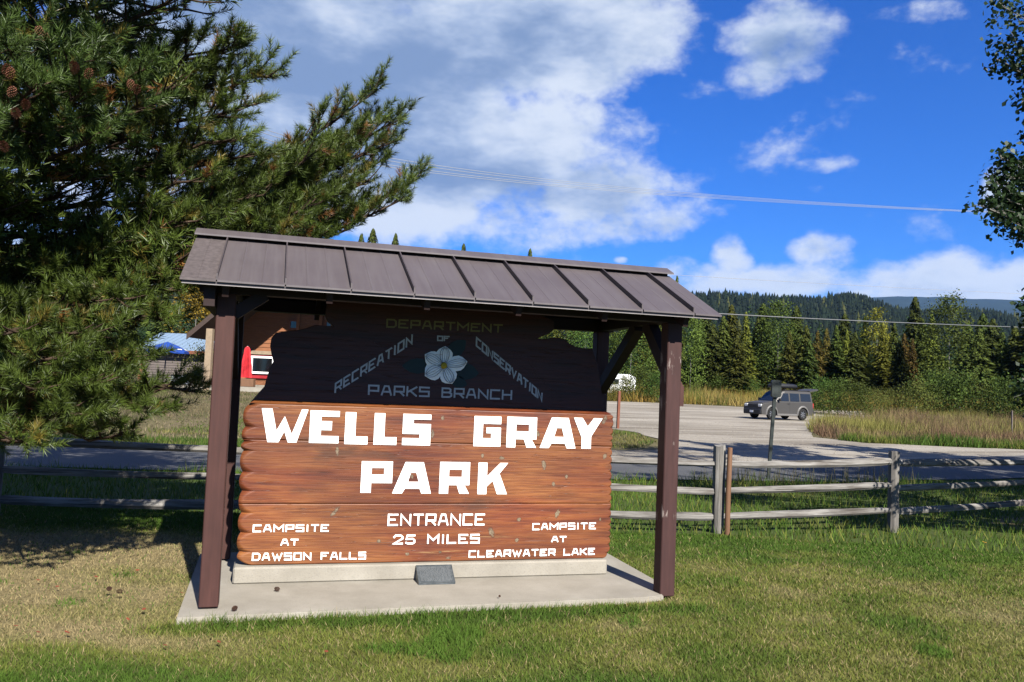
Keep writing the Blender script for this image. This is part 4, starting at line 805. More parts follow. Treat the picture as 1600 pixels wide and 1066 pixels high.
# ------------------------------------------------------------------ birch on the right, mostly outside the frame
def leafy(name, label, cat, base, H, tips, trunk_r, leafn, leafs, colr, bark, group=None, spread=.28, nfine=0):
    T = thing(name, label, cat, base, 0, group); paths = [([(0, 0, -.1), (.05, 0, H*.3), (-.05, .05, H*.65), (0, 0, H)], [trunk_r, trunk_r*.8, trunk_r*.5, .02])]; pts = []
    for ti_, t in enumerate(tips):
        t = np.array(t, float)-np.array(base); zs = max(.8, t[2]-.45*np.hypot(t[0], t[1])); P = quad_path((0, 0, min(H*.95, zs)), t, -.10, 7); paths.append((P, np.linspace(trunk_r*.25, .006, 7)))
        for k in range(9):
            s = rng.uniform(.80 if ti_ < nfine else .35, 1); i = min(5, int(s*6)); c = P[i]+(P[i+1]-P[i])*(s*6-i); e_ = c+nrm(rng.normal(size=3)+np.array([0, 0, -.25]))*(rng.uniform(.10, .30) if ti_ < nfine else rng.uniform(.25, .65)); paths.append((np.array([c, (c+e_)/2+[0, 0, .03], e_]), [.006, .004, .002])); pts.append((c, e_))
        pts.append((P[-2], P[-1]))
    V, F_ = tubes(paths, 5); npmesh('trunk', V, F_, bark, T)
    A = np.array([p[0] for p in pts]); B = np.array([p[1] for p in pts]); n = leafn; i = rng.integers(0, len(pts), n); s = rng.random((n, 1))
    c = A[i]+(B[i]-A[i])*s+rng.normal(0, spread*.3, (n, 3))*np.array([1, 1, .8]); nn = rng.normal(size=(n, 3)); nn /= np.linalg.norm(nn, axis=1, keepdims=True); u = np.cross(nn, rng.normal(size=(n, 3))); u /= np.linalg.norm(u, axis=1, keepdims=True); v = np.cross(nn, u); sz = leafs*rng.uniform(.7, 1.25, (n, 1))
    V = np.stack([c-u*sz*.5, c+v*sz*.38-u*sz*.08, c+u*sz*.6, c-v*sz*.38-u*sz*.08], 1).reshape(-1, 3); C = np.repeat(np.array(colr)*rng.uniform(.6, 1.4, (n, 1)), 4, 0)
    npmesh('crown', V, np.arange(n*4).reshape(-1, 4), M_leaf, T, C); return T
bl_, bd_ = 9.6, 10.2
tips = [at(*q) for q in [(1535, 322, 9.0), (1552, 285, 9.1), (1562, 245, 9.1), (1580, 330, 9.0), (1590, 270, 9.2), (1556, 300, 9.2), (1556, 92, 9.2), (1562, 65, 9.2), (1590, 25, 9.3), (1588, 110, 9.2), (1596, 160, 9.2), (1610, 60, 9.0), (1596, 470, 9.4), (1606, 560, 9.3), (1600, 610, 9.4), (1615, 480, 9.2), (1620, 350, 9), (1600, 205, 9.4), (1640, 130, 9), (1640, 420, 9), (1650, 280, 9)]+[(rng.uniform(1535, 1640), rng.uniform(235, 350), rng.uniform(8.8, 9.6)) for _ in range(14)]+[(rng.uniform(1562, 1640), rng.uniform(0, 170), rng.uniform(8.8, 9.6)) for _ in range(10)]+[(rng.uniform(1594, 1660), rng.uniform(450, 650), rng.uniform(9, 10)) for _ in range(22)]]
for i in range(95):
    z = rng.uniform(1.8, 12.5); a = rng.uniform(0, 2*np.pi); r_ = 3.4*math.sin(math.pi*min(1, (z-.6)/13.2))**.6*rng.uniform(.5, 1); ll, dd = bl_+r_*math.sin(a), bd_+r_*math.cos(a)
    if ll/dd < .64 and z < 11: continue
    xx, yy = W(ll, dd); tips.append((xx, yy, z))
bx, by = W(bl_, bd_)
leafy('birch_tree', 'dark leafy branches reaching in over the fence at the right edge of the photo', 'tree', (bx, by, -.2), 12.5, tips, .17, 40000, .060, (.030, .062, .016), M_pbark, None, .22, 75)
for (ll, dd, H, nm, lab) in ((13.6, 11.0, 13, 'shade_tree', 'tall tree outside the right edge whose shadow lies across the road'), (18.5, 13.0, 12, 'shade_tree', 'second tall tree outside the right edge shading the far part of the road')):
    tips = []
    for i in range(120):
        z = rng.uniform(3, H); a = rng.uniform(0, 2*np.pi); r_ = 3.6*math.sin(math.pi*min(1, (z-1)/(H+.5)))**.6*rng.uniform(.4, 1); xx, yy = W(ll+r_*math.sin(a), dd+r_*math.cos(a)); tips.append((xx, yy, z))
    xx, yy = W(ll, dd); leafy(nm, lab, 'tree', (xx, yy, -.2), H, tips, .2, 30000, .19, (.035, .075, .018), M_pbark)

# ------------------------------------------------------------------ hills and far forest
def hill_mesh(name, prof, dist, d0, mat, seed, amp, zbase):
    xs_ = np.array([p[0] for p in prof], float); ys_ = np.array([p[1] for p in prof], float)
    P = np.array([at(a, b, dist) for a, b in zip(xs_, ys_)]); ld = np.array([LD(p[0], p[1]) for p in P]); ls_ = np.linspace(ld[:, 0].min(), ld[:, 0].max(), 150); hz = np.interp(ls_, ld[:, 0], P[:, 2])
    ts = np.linspace(0, 1.15, 26); V = []
    for t in ts:
        d = d0+(dist-d0)*t; s = smooth01(np.array(t)) if t <= 1 else 1-(t-1)*1.5
        l = ls_*(.25+.75*t) if t < 1 else ls_*t
        z = zbase+(hz-zbase)*float(s)+amp*(fbm(l*.004+seed, np.full_like(l, d*.004), 1., seed)-.5)*4*float(t*(1.0-min(1, t)) if t < 1 else 0)
        x, y = W(l, d); V.append(np.c_[x, y, z])
    n = len(ls_); V = np.concatenate(V); F_ = [(i*n+j, i*n+j+1, (i+1)*n+j+1, (i+1)*n+j) for i in range(len(ts)-1) for j in range(n-1)]
    o = npmesh(name, V, np.array(F_), mat); o.data.shade_smooth()
    if o.data.polygons[0].normal.z < 0: o.data.flip_normals()
    return tag(o, kind='structure'), V.reshape(len(ts), n, 3)
M_hill = simple('forest_floor', (.030, .040, .016), .95, .05, 0, .3, .05)
M_far = simple('far_forest', (.030, .045, .030), .95, .05, 0, .25, .004)
prof = [(-900, 445), (-300, 455), (0, 460), (400, 455), (700, 445), (1000, 466), (1070, 475), (1110, 474), (1180, 477), (1250, 481), (1290, 482), (1310, 477), (1330, 476), (1350, 483), (1375, 493), (1420, 502), (1470, 498), (1520, 497), (1560, 506), (1600, 516), (1660, 524), (1800, 526), (2100, 480), (2600, 470)]
hill, HV_ = hill_mesh('wooded_hill', prof, 1400, 260, M_hill, 3, 16, 7)
prof2 = [(-900, 470), (0, 470), (700, 466), (1100, 470), (1340, 474), (1400, 471.5), (1500, 474.5), (1560, 476), (1600, 479), (1700, 486), (1900, 480), (2600, 470)]
far_, _ = hill_mesh('far_ridge', prof2, 7500, 2200, M_far, 9, 60, 30)

def conifer_arrays(h, r, n, seed, col=(.035, .060, .022), tri=.30, droop=.25, ragged=.35):
    rg = np.random.default_rng(seed); t = rg.random(n)**1.35; t = np.clip(t*.97+.03, 0, 1); z = h*(.06+.94*t); a = rg.uniform(0, 2*np.pi, n); wh = np.floor(t*h/.45)
    R = r*(1-t)**.75*(1-ragged*rg.random(n)**2)*(.80+.22*np.sin(a*3+wh*1.9)+.22*np.sin(a*2-wh*.8+seed)*np.cos(t*9+seed))+.06*r; inn = R*rg.uniform(.15, .75, n); ca, sa = np.cos(a), np.sin(a)
    w_ = tri*(.35+.65*(1-t))*rg.uniform(.6, 1.3, n); dz = -droop*(R-inn)*rg.uniform(.2, 1.2, n)
    b = np.c_[ca*inn, sa*inn, z+.12*r*rg.random(n)]; e = np.c_[ca*R, sa*R, z+dz]; s = np.c_[-sa, ca, rg.uniform(-.6, .6, n)]*w_[:, None]
    V = np.stack([b, (b+e)/2+s*.5, e, (b+e)/2-s*.5], 1).reshape(-1, 3); C = np.repeat(np.array(col)*rg.uniform(.55, 1.5, (n, 1)), 4, 0); return V, np.arange(n*4).reshape(-1, 4), C
def simple_conifers(pos, hs, rad, cols, tiers=3, k=5):
    """many plain conifers joined: every tree a few ragged skirts"""
    V, F_, C = [], [], []; o = 0; n = len(pos)
    for t in range(tiers):
        z0, z1 = .08+.28*t, .50+.25*t+(.02 if t == tiers-1 else 0); rr = rad*(1-.28*t)
        ang = rng.uniform(0, 6.28, (n, 1))+np.arange(k)*2*np.pi/k; rj = rr[:, None]*rng.uniform(.65, 1.15, (n, k))
        ring = np.stack([pos[:, 0:1]+np.cos(ang)*rj, pos[:, 1:2]+np.sin(ang)*rj, pos[:, 2:3]+(hs*z0)[:, None]+rng.uniform(-.06, .06, (n, k))*hs[:, None]], 2)
        top = np.c_[pos[:, 0], pos[:, 1], pos[:, 2]+hs*z1]; vv = np.concatenate([ring, top[:, None]], 1).reshape(-1, 3); V.append(vv)
        i = np.arange(n)[:, None]*(k+1)+o; j = np.arange(k); f = np.stack([i+j, i+(j+1) % k, np.broadcast_to(i+k, (n, k))], 2).reshape(-1, 3); F_.append(f); C.append(np.repeat(cols, k+1, 0)); o += n*(k+1)
    return np.concatenate(V), np.concatenate(F_), np.concatenate(C)
# forest on the hill
n = 21000; ti = rng.uniform(2, 22.3, n); ci = rng.uniform(55, 148, n); ti[:4500] = rng.uniform(20.6, 22.2, 4500); i0, j0 = ti.astype(int), ci.astype(int); fi, fj = (ti-i0)[:, None], (ci-j0)[:, None]
pos = HV_[i0, j0]*(1-fi)*(1-fj)+HV_[i0+1, j0]*fi*(1-fj)+HV_[i0, j0+1]*(1-fi)*fj+HV_[i0+1, j0+1]*fi*fj
hs = rng.uniform(9, 17, n)*(1+.35*(rng.random(n) < .04)); c = np.array([.016, .027, .013])*rng.uniform(.6, 1.4, (n, 1)); c[rng.random(n) < .04] = [.10, .11, .03]
V, F, C = simple_conifers(pos, hs, hs*.17, c, 2, 5); tag(npmesh('hill_forest', V, F, M_crown, None, C), kind='stuff')
# forest between the lot and the hill
n = 1500; d = rng.uniform(125, 330, n); l = d*rng.uniform(-.75, .85, n); x, y = W(l, d); z = zt(l, d)-.2; hs = rng.uniform(8, 14, n)*(1+.12*(d-125)/200); VV, FF, CC = [], [], []; o_ = 0
protoA = [conifer_arrays(1, .19, 100, s, (1, 1, 1), .085, .3) for s in range(5)]
for i in range(n):
    pv, pf, pc = protoA[i % 5]; a = rng.random()*6.28; ca, sa = math.cos(a), math.sin(a); q = pv*hs[i]; V = np.c_[q[:, 0]*ca-q[:, 1]*sa+x[i], q[:, 0]*sa+q[:, 1]*ca+y[i], q[:, 2]+z[i]]; VV.append(V); FF.append(pf+o_); o_ += len(V)
    cc_ = np.array([.12, .15, .03]) if rng.random() < .12 else np.array([.040, .068, .022]); CC.append(pc*cc_*rng.uniform(.6, 1.3))
tag(npmesh('distant_forest', np.concatenate(VV), np.concatenate(FF), M_crown, None, np.concatenate(CC)), kind='stuff')

# ------------------------------------------------------------------ trees along the lot, each its own thing
def trunk_mesh(h, r, seed): 
    V, F_ = tubes([([(0, 0, -.4), (.05*h*.1, 0, h*.4), (0, 0, h*.93)], [r, r*.7, .03])], 6); return V, F_
def broad_arrays(h, r, n, seed, col, leaf=.17, z0=.12, narrow=1.0):
    rg = np.random.default_rng(seed); nc = 75; t = rg.random(nc)**.85; pr = np.sin(np.pi*np.clip(t*.86+.12, 0, 1))**.65*(1-.45*t**narrow); a = rg.uniform(0, 6.28, nc); rr = r*pr*np.sqrt(rg.uniform(.08, 1, nc))
    cen = np.c_[np.cos(a)*rr, np.sin(a)*rr, h*(z0+(1-z0)*t)]; sc = rg.uniform(.12, .30, nc)*r*1.25; i = rg.integers(0, nc, n); p = rg.normal(size=(n, 3))*sc[i][:, None]*np.array([1, 1, .75])*.75; c = cen[i]+p
    nn = rg.normal(size=(n, 3)); nn /= np.linalg.norm(nn, axis=1, keepdims=True); u = np.cross(nn, rg.normal(size=(n, 3))); u /= np.linalg.norm(u, axis=1, keepdims=True); v = np.cross(nn, u); s = leaf*rg.uniform(.6, 1.3, (n, 1))
    V = np.stack([c-u*s*.5, c+v*s*.4, c+u*s*.5, c-v*s*.4], 1).reshape(-1, 3); br = rg.uniform(.7, 1.3, nc)[i][:, None]*rg.uniform(.6, 1.4, (n, 1)); return V, np.arange(n*4).reshape(-1, 4), np.repeat(np.array(col)*br, 4, 0)
PR = {}
def proto(key, kind, h, r, n, seed, col, **kw):
    V, F_, C = (conifer_arrays if kind == 'c' else broad_arrays)(h, r, n, seed, col, **kw)
    cr = npmesh('crown', V, F_, M_crown, None, C, link=False); TV, TF = trunk_mesh(h*(1 if kind == 'c' else .72 if h > 5 else .3), .09 if kind == 'c' else .06, seed); tr = npmesh('trunk', TV, TF, M_bark if kind == 'c' else M_pbark, None, link=False); PR[key] = (cr, tr, h)
proto('spruce', 'c', 10, 2.3, 3400, 1, (.080, .105, .022), tri=.40, ragged=.5); proto('fir', 'c', 10, 2.0, 2800, 2, (.095, .128, .024), tri=.34); proto('yew', 'c', 10, 2.6, 3400, 3, (.105, .125, .024), tri=.36, ragged=.6)
proto('rust', 'c', 10, 1.9, 2600, 4, (.13, .095, .022), tri=.3, ragged=.5); proto('larch', 'c', 10, 1.8, 2800, 5, (.19, .20, .030), tri=.28, ragged=.6)
proto('aspen', 'b', 10, 2.1, 5200, 6, (.155, .195, .036)); proto('aspenb', 'b', 10, 2.5, 5600, 7, (.105, .155, .030)); proto('gold', 'b', 10, 1.5, 3800, 8, (.26, .25, .035)); proto('autumn', 'b', 8, 2.2, 4600, 9, (.30, .22, .03))
proto('shrub', 'b', 2.4, 1.9, 3600, 10, (.085, .13, .026), leaf=.10, z0=.08); proto('shrubb', 'b', 2.2, 2.0, 3400, 11, (.14, .16, .036), leaf=.10, z0=.08)
KN = {'spruce': 'spruce_tree', 'fir': 'fir_tree', 'yew': 'pine_tree', 'rust': 'conifer', 'larch': 'larch_tree', 'aspen': 'aspen_tree', 'aspenb': 'aspen_tree', 'gold': 'aspen_tree', 'autumn': 'autumn_tree', 'shrub': 'shrub', 'shrubb': 'shrub'}
def plant(key, px, dep, top, label, group=None, wide=1., l=None):
    """tree at photo column px, standing `dep` metres away, its tip reaching photo row top"""
    cr, tr, h = PR[key]; p = at(px, 600, dep); ll, dd = LD(p[0], p[1]); z = float(zt(ll, dd))-.1; tipz = at(px, top, dep)[2]; s = (tipz-z)/h
    T = thing(KN[key], label, 'shrub' if 'shrub' in key else 'tree', (p[0], p[1], z), rng.uniform(0, 6.28), group); T.scale = (s*wide, s*wide, s)
    for nm, me in (('crown', cr), ('trunk', tr)): put(bpy.data.objects.new(nm, me), T)
    return T
G1 = 'trees along the far side of the gravel lot'
ordw = ['first', 'second', 'third', 'fourth', 'fifth', 'sixth', 'seventh', 'eighth', 'ninth', 'tenth', 'eleventh', 'twelfth', 'thirteenth', 'fourteenth', 'fifteenth', 'sixteenth', 'seventeenth']
DESC = {'spruce': 'dark green spruce', 'fir': 'mid green narrow fir', 'yew': 'bushy green pine', 'rust': 'rusty brown-tinged conifer', 'larch': 'yellow-green feathery larch', 'aspen': 'light green aspen', 'aspenb': 'broad leafy green aspen', 'gold': 'golden-yellow aspen', 'autumn': 'orange-yellow autumn tree'}
band = [ # key, px, depth, top, width
 ('aspen', 948, 84, 488, .9), ('aspenb', 985, 80, 478, 1.0), ('larch', 1010, 96, 470, 1), ('aspen', 1028, 82, 492, 1.0), ('spruce', 1046, 98, 466, 1), ('aspen', 1078, 88, 488, .8), ('fir', 1092, 96, 505, 1), ('spruce', 1112, 92, 508, 1.15), ('yew', 1128, 99, 496, 1), ('yew', 1140, 102, 478, .9), ('larch', 1163, 98, 489, .9), ('yew', 1150, 90, 525, 1.1), ('fir', 1182, 104, 500, 1),
 ('aspenb', 1214, 100, 474, 1.0), ('spruce', 1242, 106, 480, 1), ('yew', 1232, 94, 520, .9), ('yew', 1258, 100, 510, .9), ('spruce', 1264, 92, 532, 1), ('rust', 1276, 98, 518, 1), ('rust', 1290, 102, 514, .9), ('fir', 1305, 98, 510, 1), ('larch', 1322, 100, 516, .8), ('spruce', 1335, 94, 520, 1), ('larch', 1350, 106, 495, .9), ('gold', 1369, 104, 484, 1.1), ('larch', 1378, 96, 508, 1),
 ('fir', 1396, 100, 506, .9), ('rust', 1412, 96, 522, 1), ('spruce', 1405, 92, 534, 1), ('spruce', 1428, 118, 466, .9), ('fir', 1440, 98, 500, 1), ('rust', 1425, 94, 530, .8), ('larch', 1455, 95, 492, 1.0), ('aspenb', 1482, 86, 466, .95), ('spruce', 1512, 98, 505, 1.1), ('yew', 1530, 94, 515, 1), ('spruce', 1550, 99, 500, 1.1), ('fir', 1566, 95, 520, 1), ('yew', 1585, 97, 512, 1.1), ('spruce', 1606, 93, 492, 1.2), ('yew', 1640, 95, 490, 1.2), ('spruce', 1690, 92, 480, 1.2),
 ('spruce', 1100, 110, 482, 1), ('spruce', 1190, 112, 476, 1.1), ('spruce', 1318, 114, 492, 1.1), ('spruce', 1535, 114, 492, 1.1)]
band.sort(key=lambda b: b[1]); cnt = {}
for key, px, dep, top, wd in band:
    k = cnt.get(key, 0); cnt[key] = k+1
for key in list(cnt): 
    i = 0
    for b in band:
        if b[0] != key: continue
        where = ('seen under the shelter roof by the trailer' if b[1] < 1050 else 'left of the parked car' if b[1] < 1165 else 'behind the parked car' if b[1] < 1275 else 'right of the parked car' if b[1] < 1440 else 'near the right edge')
        plant(b[0], b[1], b[2], b[3], f"{DESC[key]} {where}, {ordw[i]} {DESC[key].split()[-1]} from left" if cnt[key] > 1 else f"{DESC[key]} {where}", G1, b[4]*1.2); i += 1
# scrub in front of the trees
SHR = [('shrub', 1288, 66, 590, 1.0, 'bright green bush right behind the open tailgate of the car'), ('shrub', 1310, 64, 592, 1.1, 'leafy green bush with pale flowers, second to the right of the car'), ('shrub', 1340, 63, 598, 1.2, 'rounded green bush third to the right of the car'), ('shrubb', 1366, 66, 606, 1.1, 'low green bush fourth to the right of the car'),
       ('shrubb', 1272, 70, 606, 1.0, 'yellow-green bush touching the rear of the car'), ('shrubb', 1432, 72, 585, 1.2, 'yellow-green bush below the rusty conifers'), ('shrub', 1460, 74, 570, 1.3, 'tall pale green bush at the foot of the big aspen'), ('shrub', 1500, 72, 572, 1.3, 'bushy green shrub right of the big aspen'), ('shrubb', 1535, 72, 592, 1.2, 'light green bush in the meadow near the right edge'), ('shrub', 1566, 70, 580, 1.3, 'green bush at the right edge of the meadow'), ('shrub', 1600, 66, 585, 1.4, 'dark green bush cut by the right edge'),
       ('shrubb', 975, 74, 590, .9, 'bush in front of the white trailer'), ('shrub', 1002, 75, 578, 1.2, 'green bush right of the white trailer'), ('shrub', 1030, 74, 585, 1.2, 'green bush beside the right front post, far behind it'), ('shrubb', 948, 73, 596, 1.0, 'brownish bush left of the trailer'), ('shrubb', 1088, 84, 602, 1.2, 'green bush left in the golden grass'), ('shrub', 1125, 90, 590, 1.6, 'low green thicket behind the golden grass, left part'), ('shrub', 1165, 90, 592, 1.6, 'low green thicket behind the golden grass, right part'), ('shrubb', 1390, 74, 606, 1.1, 'small bush at the meadow edge below the golden aspen')]
for key, px, dep, top, wd, lab in SHR: plant(key, px, dep, top+(16 if 1425 < px < 1620 else 6 if 1270 < px else 0), lab, None, wd*.8)
# trees behind the house and above the roof line
for key, px, dep, top, wd, lab in [('autumn', 300, 62, 440, 1.3, 'yellow autumn tree behind the house at the left front post'), ('autumn', 345, 66, 446, 1.2, 'orange-tinged tree behind the house roof'), ('spruce', 571, 88, 361, .9, 'conifer whose tip shows just above the roof, largest of three'), ('spruce', 553, 90, 368, .7, 'conifer tip above the roof, left of three'), ('spruce', 607, 92, 368, .7, 'thin conifer tip above the roof, right of three'), ('fir', 715, 95, 384, .8, 'thin conifer top barely above the roof middle'), ('fir', 820, 98, 392, .8, 'conifer top barely above the right half of the roof'), ('fir', 1053, 96, 434, .7, 'tree tip just behind the right roof end'),
                                   ('spruce', 40, 75, 470, 1.2, 'dark spruce behind the left edge of the pine'), ('spruce', 120, 80, 460, 1.2, 'dark spruce behind the pine, second from the left'), ('spruce', 195, 78, 470, 1.2, 'dark spruce behind the shed'), ('spruce', 250, 85, 455, 1.2, 'dark spruce between shed and autumn trees'), ('aspen', 880, 84, 480, 1.1, 'green aspen seen through the gap above the header'), ('aspenb', 912, 80, 486, 1.1, 'broad aspen seen behind the rear right post'), ('aspen', 850, 88, 490, 1.2, 'aspen seen left in the gap above the header')]:
    plant(key, px, dep, top, lab, None, wd)

# ------------------------------------------------------------------ tall grass and weeds
def field(name, poly, n, h0, h1, wd, cols, patch=None, bias=None):
    P = np.array(poly, float); lo, hi = P.min(0), P.max(0); L0, D0 = [], []; got = 0
    while got < n:
        l, d = rng.uniform(lo[0], hi[0], n*2), rng.uniform(lo[1], hi[1], n*2); k = inside([tuple(p) for p in P], l, d) & (rng.random(n*2) < np.clip(45/np.maximum(d, 20), .3, 1)**1.2); L0.append(l[k]); D0.append(d[k]); got += k.sum()
    l, d = np.concatenate(L0)[:n], np.concatenate(D0)[:n]; w_ = fbm(l, d, .22, 11); ci = np.clip(((w_-.28)/.44*len(cols)+rng.normal(0, .55, n)).astype(int), 0, len(cols)-1); c = np.array(cols)[ci]*rng.uniform(.6, 1.35, (n, 1))
    h = rng.uniform(h0, h1, n)*(.5+1.0*vn(l, d, .5, 6)); return blades(name, l, d, h, wd*rng.uniform(.6, 1.4, n), c, .5, 0, M_weed)
MEAD = [(12.4, 32.6), (13.4, 30.8), (17, 30.5), (24, 31.4), (60, 50), (75, 84), (34, 82), (27, 60), (19, 50), (14.5, 40)]
field('meadow_weeds', MEAD, 70000, .25, .75, .035, [(.24, .15, .09), (.19, .13, .08), (.33, .25, .12), (.28, .26, .08), (.20, .20, .055), (.38, .35, .10)])
field('meadow_edge_grass', [(12.6, 31.5), (13.2, 30.4), (17, 30.2), (24, 30.9), (40, 38), (40, 41), (24, 33.4), (17, 32.6), (13.8, 33)], 24000, .15, .45, .03, [(.09, .16, .03), (.12, .18, .035), (.24, .25, .06), (.20, .24, .05)])
field('golden_grass', [(6, 72.5), (40, 72), (60, 90), (60, 106), (5, 100), (-6, 80), (-4, 71)], 42000, .5, 1.25, .06, [(.42, .27, .07), (.36, .25, .06), (.30, .26, .07), (.16, .19, .04), (.40, .30, .10)])
field('patch_grass', [(-9, 20.5), (1, 22), (3.9, 23.6), (4.8, 26.5), (4.6, 30.8), (3, 35), (-1.4, 38), (-6, 36)], 26000, .04, .11, .03, [(.16, .20, .05), (.11, .17, .035), (.24, .22, .08)])
field('bank_grass', [(-30, 17.5), (-8, 18.2), (1, 21), (1, 24), (-5, 38), (-12, 40), (-34, 38)], 60000, .03, .09, .035, [(.22, .18, .10), (.26, .20, .13), (.17, .17, .07), (.20, .16, .11), (.15, .17, .05), (.28, .23, .14)])
field('roadside_grass', [(-16, 17.0), (-8, 18.0), (-2, 19.0), (-2, 20.2), (-8, 19.4), (-16, 18.4)], 9000, .05, .16, .03, [(.14, .18, .04), (.20, .21, .06), (.09, .15, .03)])
field('far_field_grass', [(60, 30), (110, 60), (110, 120), (60, 120)], 6000, .3, .8, .1, [(.3, .25, .09), (.2, .2, .06)])
n = 260; l = rng.uniform(3.6, 8.5, n); d = np.interp(l, [p[0] for p in ROADN], [p[1] for p in ROADN])-rng.uniform(-.1, 1.1, n)
blades('tall_verge_stalks', np.repeat(l, 1), d, rng.uniform(.25, .6, n), np.full(n, .012), np.array([[.20, .18, .08]]).repeat(n, 0), .3, 0, M_weed)

# loose stones on the gravel lot
def stones(n, poly, s0, s1):
    P = np.array(poly, float); lo, hi = P.min(0), P.max(0); l, d = rng.uniform(lo[0], hi[0], n*3), rng.uniform(lo[1], hi[1], n*3); k = inside([tuple(p) for p in P], l, d); l, d = l[k][:n], d[k][:n]; n = len(l)
    x, y = W(l, d); z = zt(l, d)-.006; s_ = rng.uniform(s0, s1, n)*(1+1.5*(rng.random(n) < .06)); a = rng.uniform(0, 6.28, n); V = np.empty((n, 4, 3))
    for j in range(3): V[:, j] = np.c_[x+np.cos(a+j*2.09)*s_, y+np.sin(a+j*2.09)*s_, z]
    V[:, 3] = np.c_[x+s_*.2, y, z+s_*.8]; f = np.array([(0, 1, 3), (1, 2, 3), (2, 0, 3)]); F_ = (np.arange(n)[:, None, None]*4+f).reshape(-1, 3); return V.reshape(-1, 3), F_
V, F = stones(5000, [(4.4, 22.6), (7, 21.2), (12.7, 24.5), (20, 28.6), (13, 30.6), (12.2, 33), (14.5, 40), (10, 46), (1, 40), (3.4, 35.5), (5, 31), (5.3, 27)], .008, .020)
tag(npmesh('gravel_stones', V, F, simple('gravel_stone', (.34, .305, .25), .95, .1, 0, .4, 3)), kind='stuff')
# ------------------------------------------------------------------ house on the left
M_log = painted_wood('orange_log_siding', (.33, .13, .055), 0, (.12, 1, 1)); M_logd = painted_wood('weathered_shed_boards', (.17, .14, .125), 0, (.12, 1, 1)); M_redt = simple('red_trim_paint', (.45, .02, .03), .6, .3); M_wf = simple('white_window_frame', (.75, .74, .72), .6, .3, 0, .05)
M_beige = simple('beige_beam', (.36, .27, .18), .7); M_glass = simple('dark_window_glass', (.008, .010, .012), .12, .6, 0, .1); M_rfb = simple('brown_roof_boards', (.07, .045, .035), .8); M_rust = simple('rust_red_edge', (.23, .08, .045), .8); M_greenr = simple('greenish_glass', (.10, .19, .12), .3, .5)
HB = W(0, 0)
def hp(px, py, dep): p = at(px, py, dep); l, d = LD(p[0], p[1]); return l, d, p[2]
ang = -YAW
HS = thing('log_house', 'orange-brown log house with deep gabled porch roof left behind the shelter', 'house', (*W(0, 0), 0), -YAW)   # local x = across, local y = away
l0, _, _ = hp(331, 600, 46); l1, _, _ = hp(640, 600, 46); zg = hp(380, 604, 46)[2]; zb = hp(380, 592, 46)[2]
zbm = hp(400, 551, 46)[2]; zrt = hp(400, 556, 46)[2]; zrb = hp(400, 586, 46)[2]
box('foundation', l0, l1, 45.75, 55, zg-1.2, zg+.12, M_conc, HS)
bh = .235; z = zg+.125; k = 0
while z < zg+6.4:
    hh = bh*.97
    if not (zrt-.05 < z+hh/2 < zrb+.0 ): pass
    y_ = 46+.004*(k % 2); zz = (z, z+hh)
    wl, wr = hp(391, 570, 46)[0], hp(432, 570, 46)[0]
    V = [(l0, y_, z), (l1, y_, z), (l1, y_+.15, z), (l0, y_+.15, z), (l0, y_+.03, z+hh), (l1, y_+.03, z+hh), (l1, y_+.15, z+hh), (l0, y_+.15, z+hh)]
    pymesh('log_board', V, BOXF, M_log, HS); z += bh; k += 1
box('wall_core', l0+.02, l1-.02, 46.1, 54.9, zg+.1, zg+6.3, M_log, HS)
box('beam', l0-.02, l1, 45.85, 45.985, zbm-.10, zbm+.10, M_beige, HS)
box('red_trim', hp(385, 570, 45.9)[0], hp(440, 570, 45.9)[0], 45.88, 45.98, zrb-.18, zrt+.02, M_redt, HS)
def window(px0, px1, py0, py1, dep, mat=M_wf):
    a, _, zt0 = hp(px0, py0, dep); b, _, zb0 = hp(px1, py1, dep); o = box('window', a, b, dep-.05, dep-.005, zb0, zt0, M_glass, HS); w_ = .11
    for (p, q, r, s) in ((a, a+w_, zb0, zt0), (b-w_, b, zb0, zt0), (a+w_, b-w_, zt0-w_, zt0), (a+w_, b-w_, zb0, zb0+w_)):
        f = box('window_frame', p, q, dep-.09, dep-.051, r, s, mat, o)
window(393, 428, 556, 585, 45.86); window(452, 466, 499, 516, 45.96, M_rust); window(508, 520, 500, 516, 45.96, M_rust)
for px in (467, 502):
    a = hp(px, 500, 45.9)[0]; box('corner_board', a-.12, a+.06, 45.86, 45.985, zg+3.0, zg+6.2, M_log, HS)
# porch roof: gable facing the road, ridge running away
yl = 41.2; le, _, ze = hp(292, 527, yl); lm_, _, zm = hp(333, 493, yl); sl_ = (zm-ze)/(lm_-le); lr = le+5.6; zr_ = ze+sl_*5.6
def slope(name, x0, z0, x1, z1, y0, y1, t, mat):
    V = [(x0, y0, z0), (x1, y0, z1), (x1, y1, z1), (x0, y1, z0), (x0, y0, z0+t), (x1, y0, z1+t), (x1, y1, z1+t), (x0, y1, z0+t)]; return pymesh(name, V, BOXF, mat, HS)
slope('roof', le, ze, lr, zr_, yl+.05, 54, .16, M_rfb); slope('roof', lr+.01, zr_, lr+6.2, ze-.2, yl+.05, 54, .16, M_rfb)
slope('fascia_board', le-.02, ze-.12, lr, zr_-.12, yl-.02, yl+.04, .30, M_rfb); slope('fascia_board', lr+.01, zr_-.12, lr+6.2, ze-.32, yl-.02, yl+.04, .30, M_rfb)
cx0, _, cz = hp(322.5, 530, yl+.5); cx1, _, _ = hp(331, 530, yl+.5); box('porch_post', cx0+.02, cx1+.06, yl+.35, yl+.65, zg-.9, ze+.5, M_beige, HS)
box('porch_floor', l0-.8, hp(470, 600, 41)[0], 41.6, 45.7, zg-.5, zg+.05, M_conc, HS); box('porch_step', l0-.8, hp(470, 600, 41)[0], 41.2, 41.58, zg-.9, zg-.25, M_conc, HS)
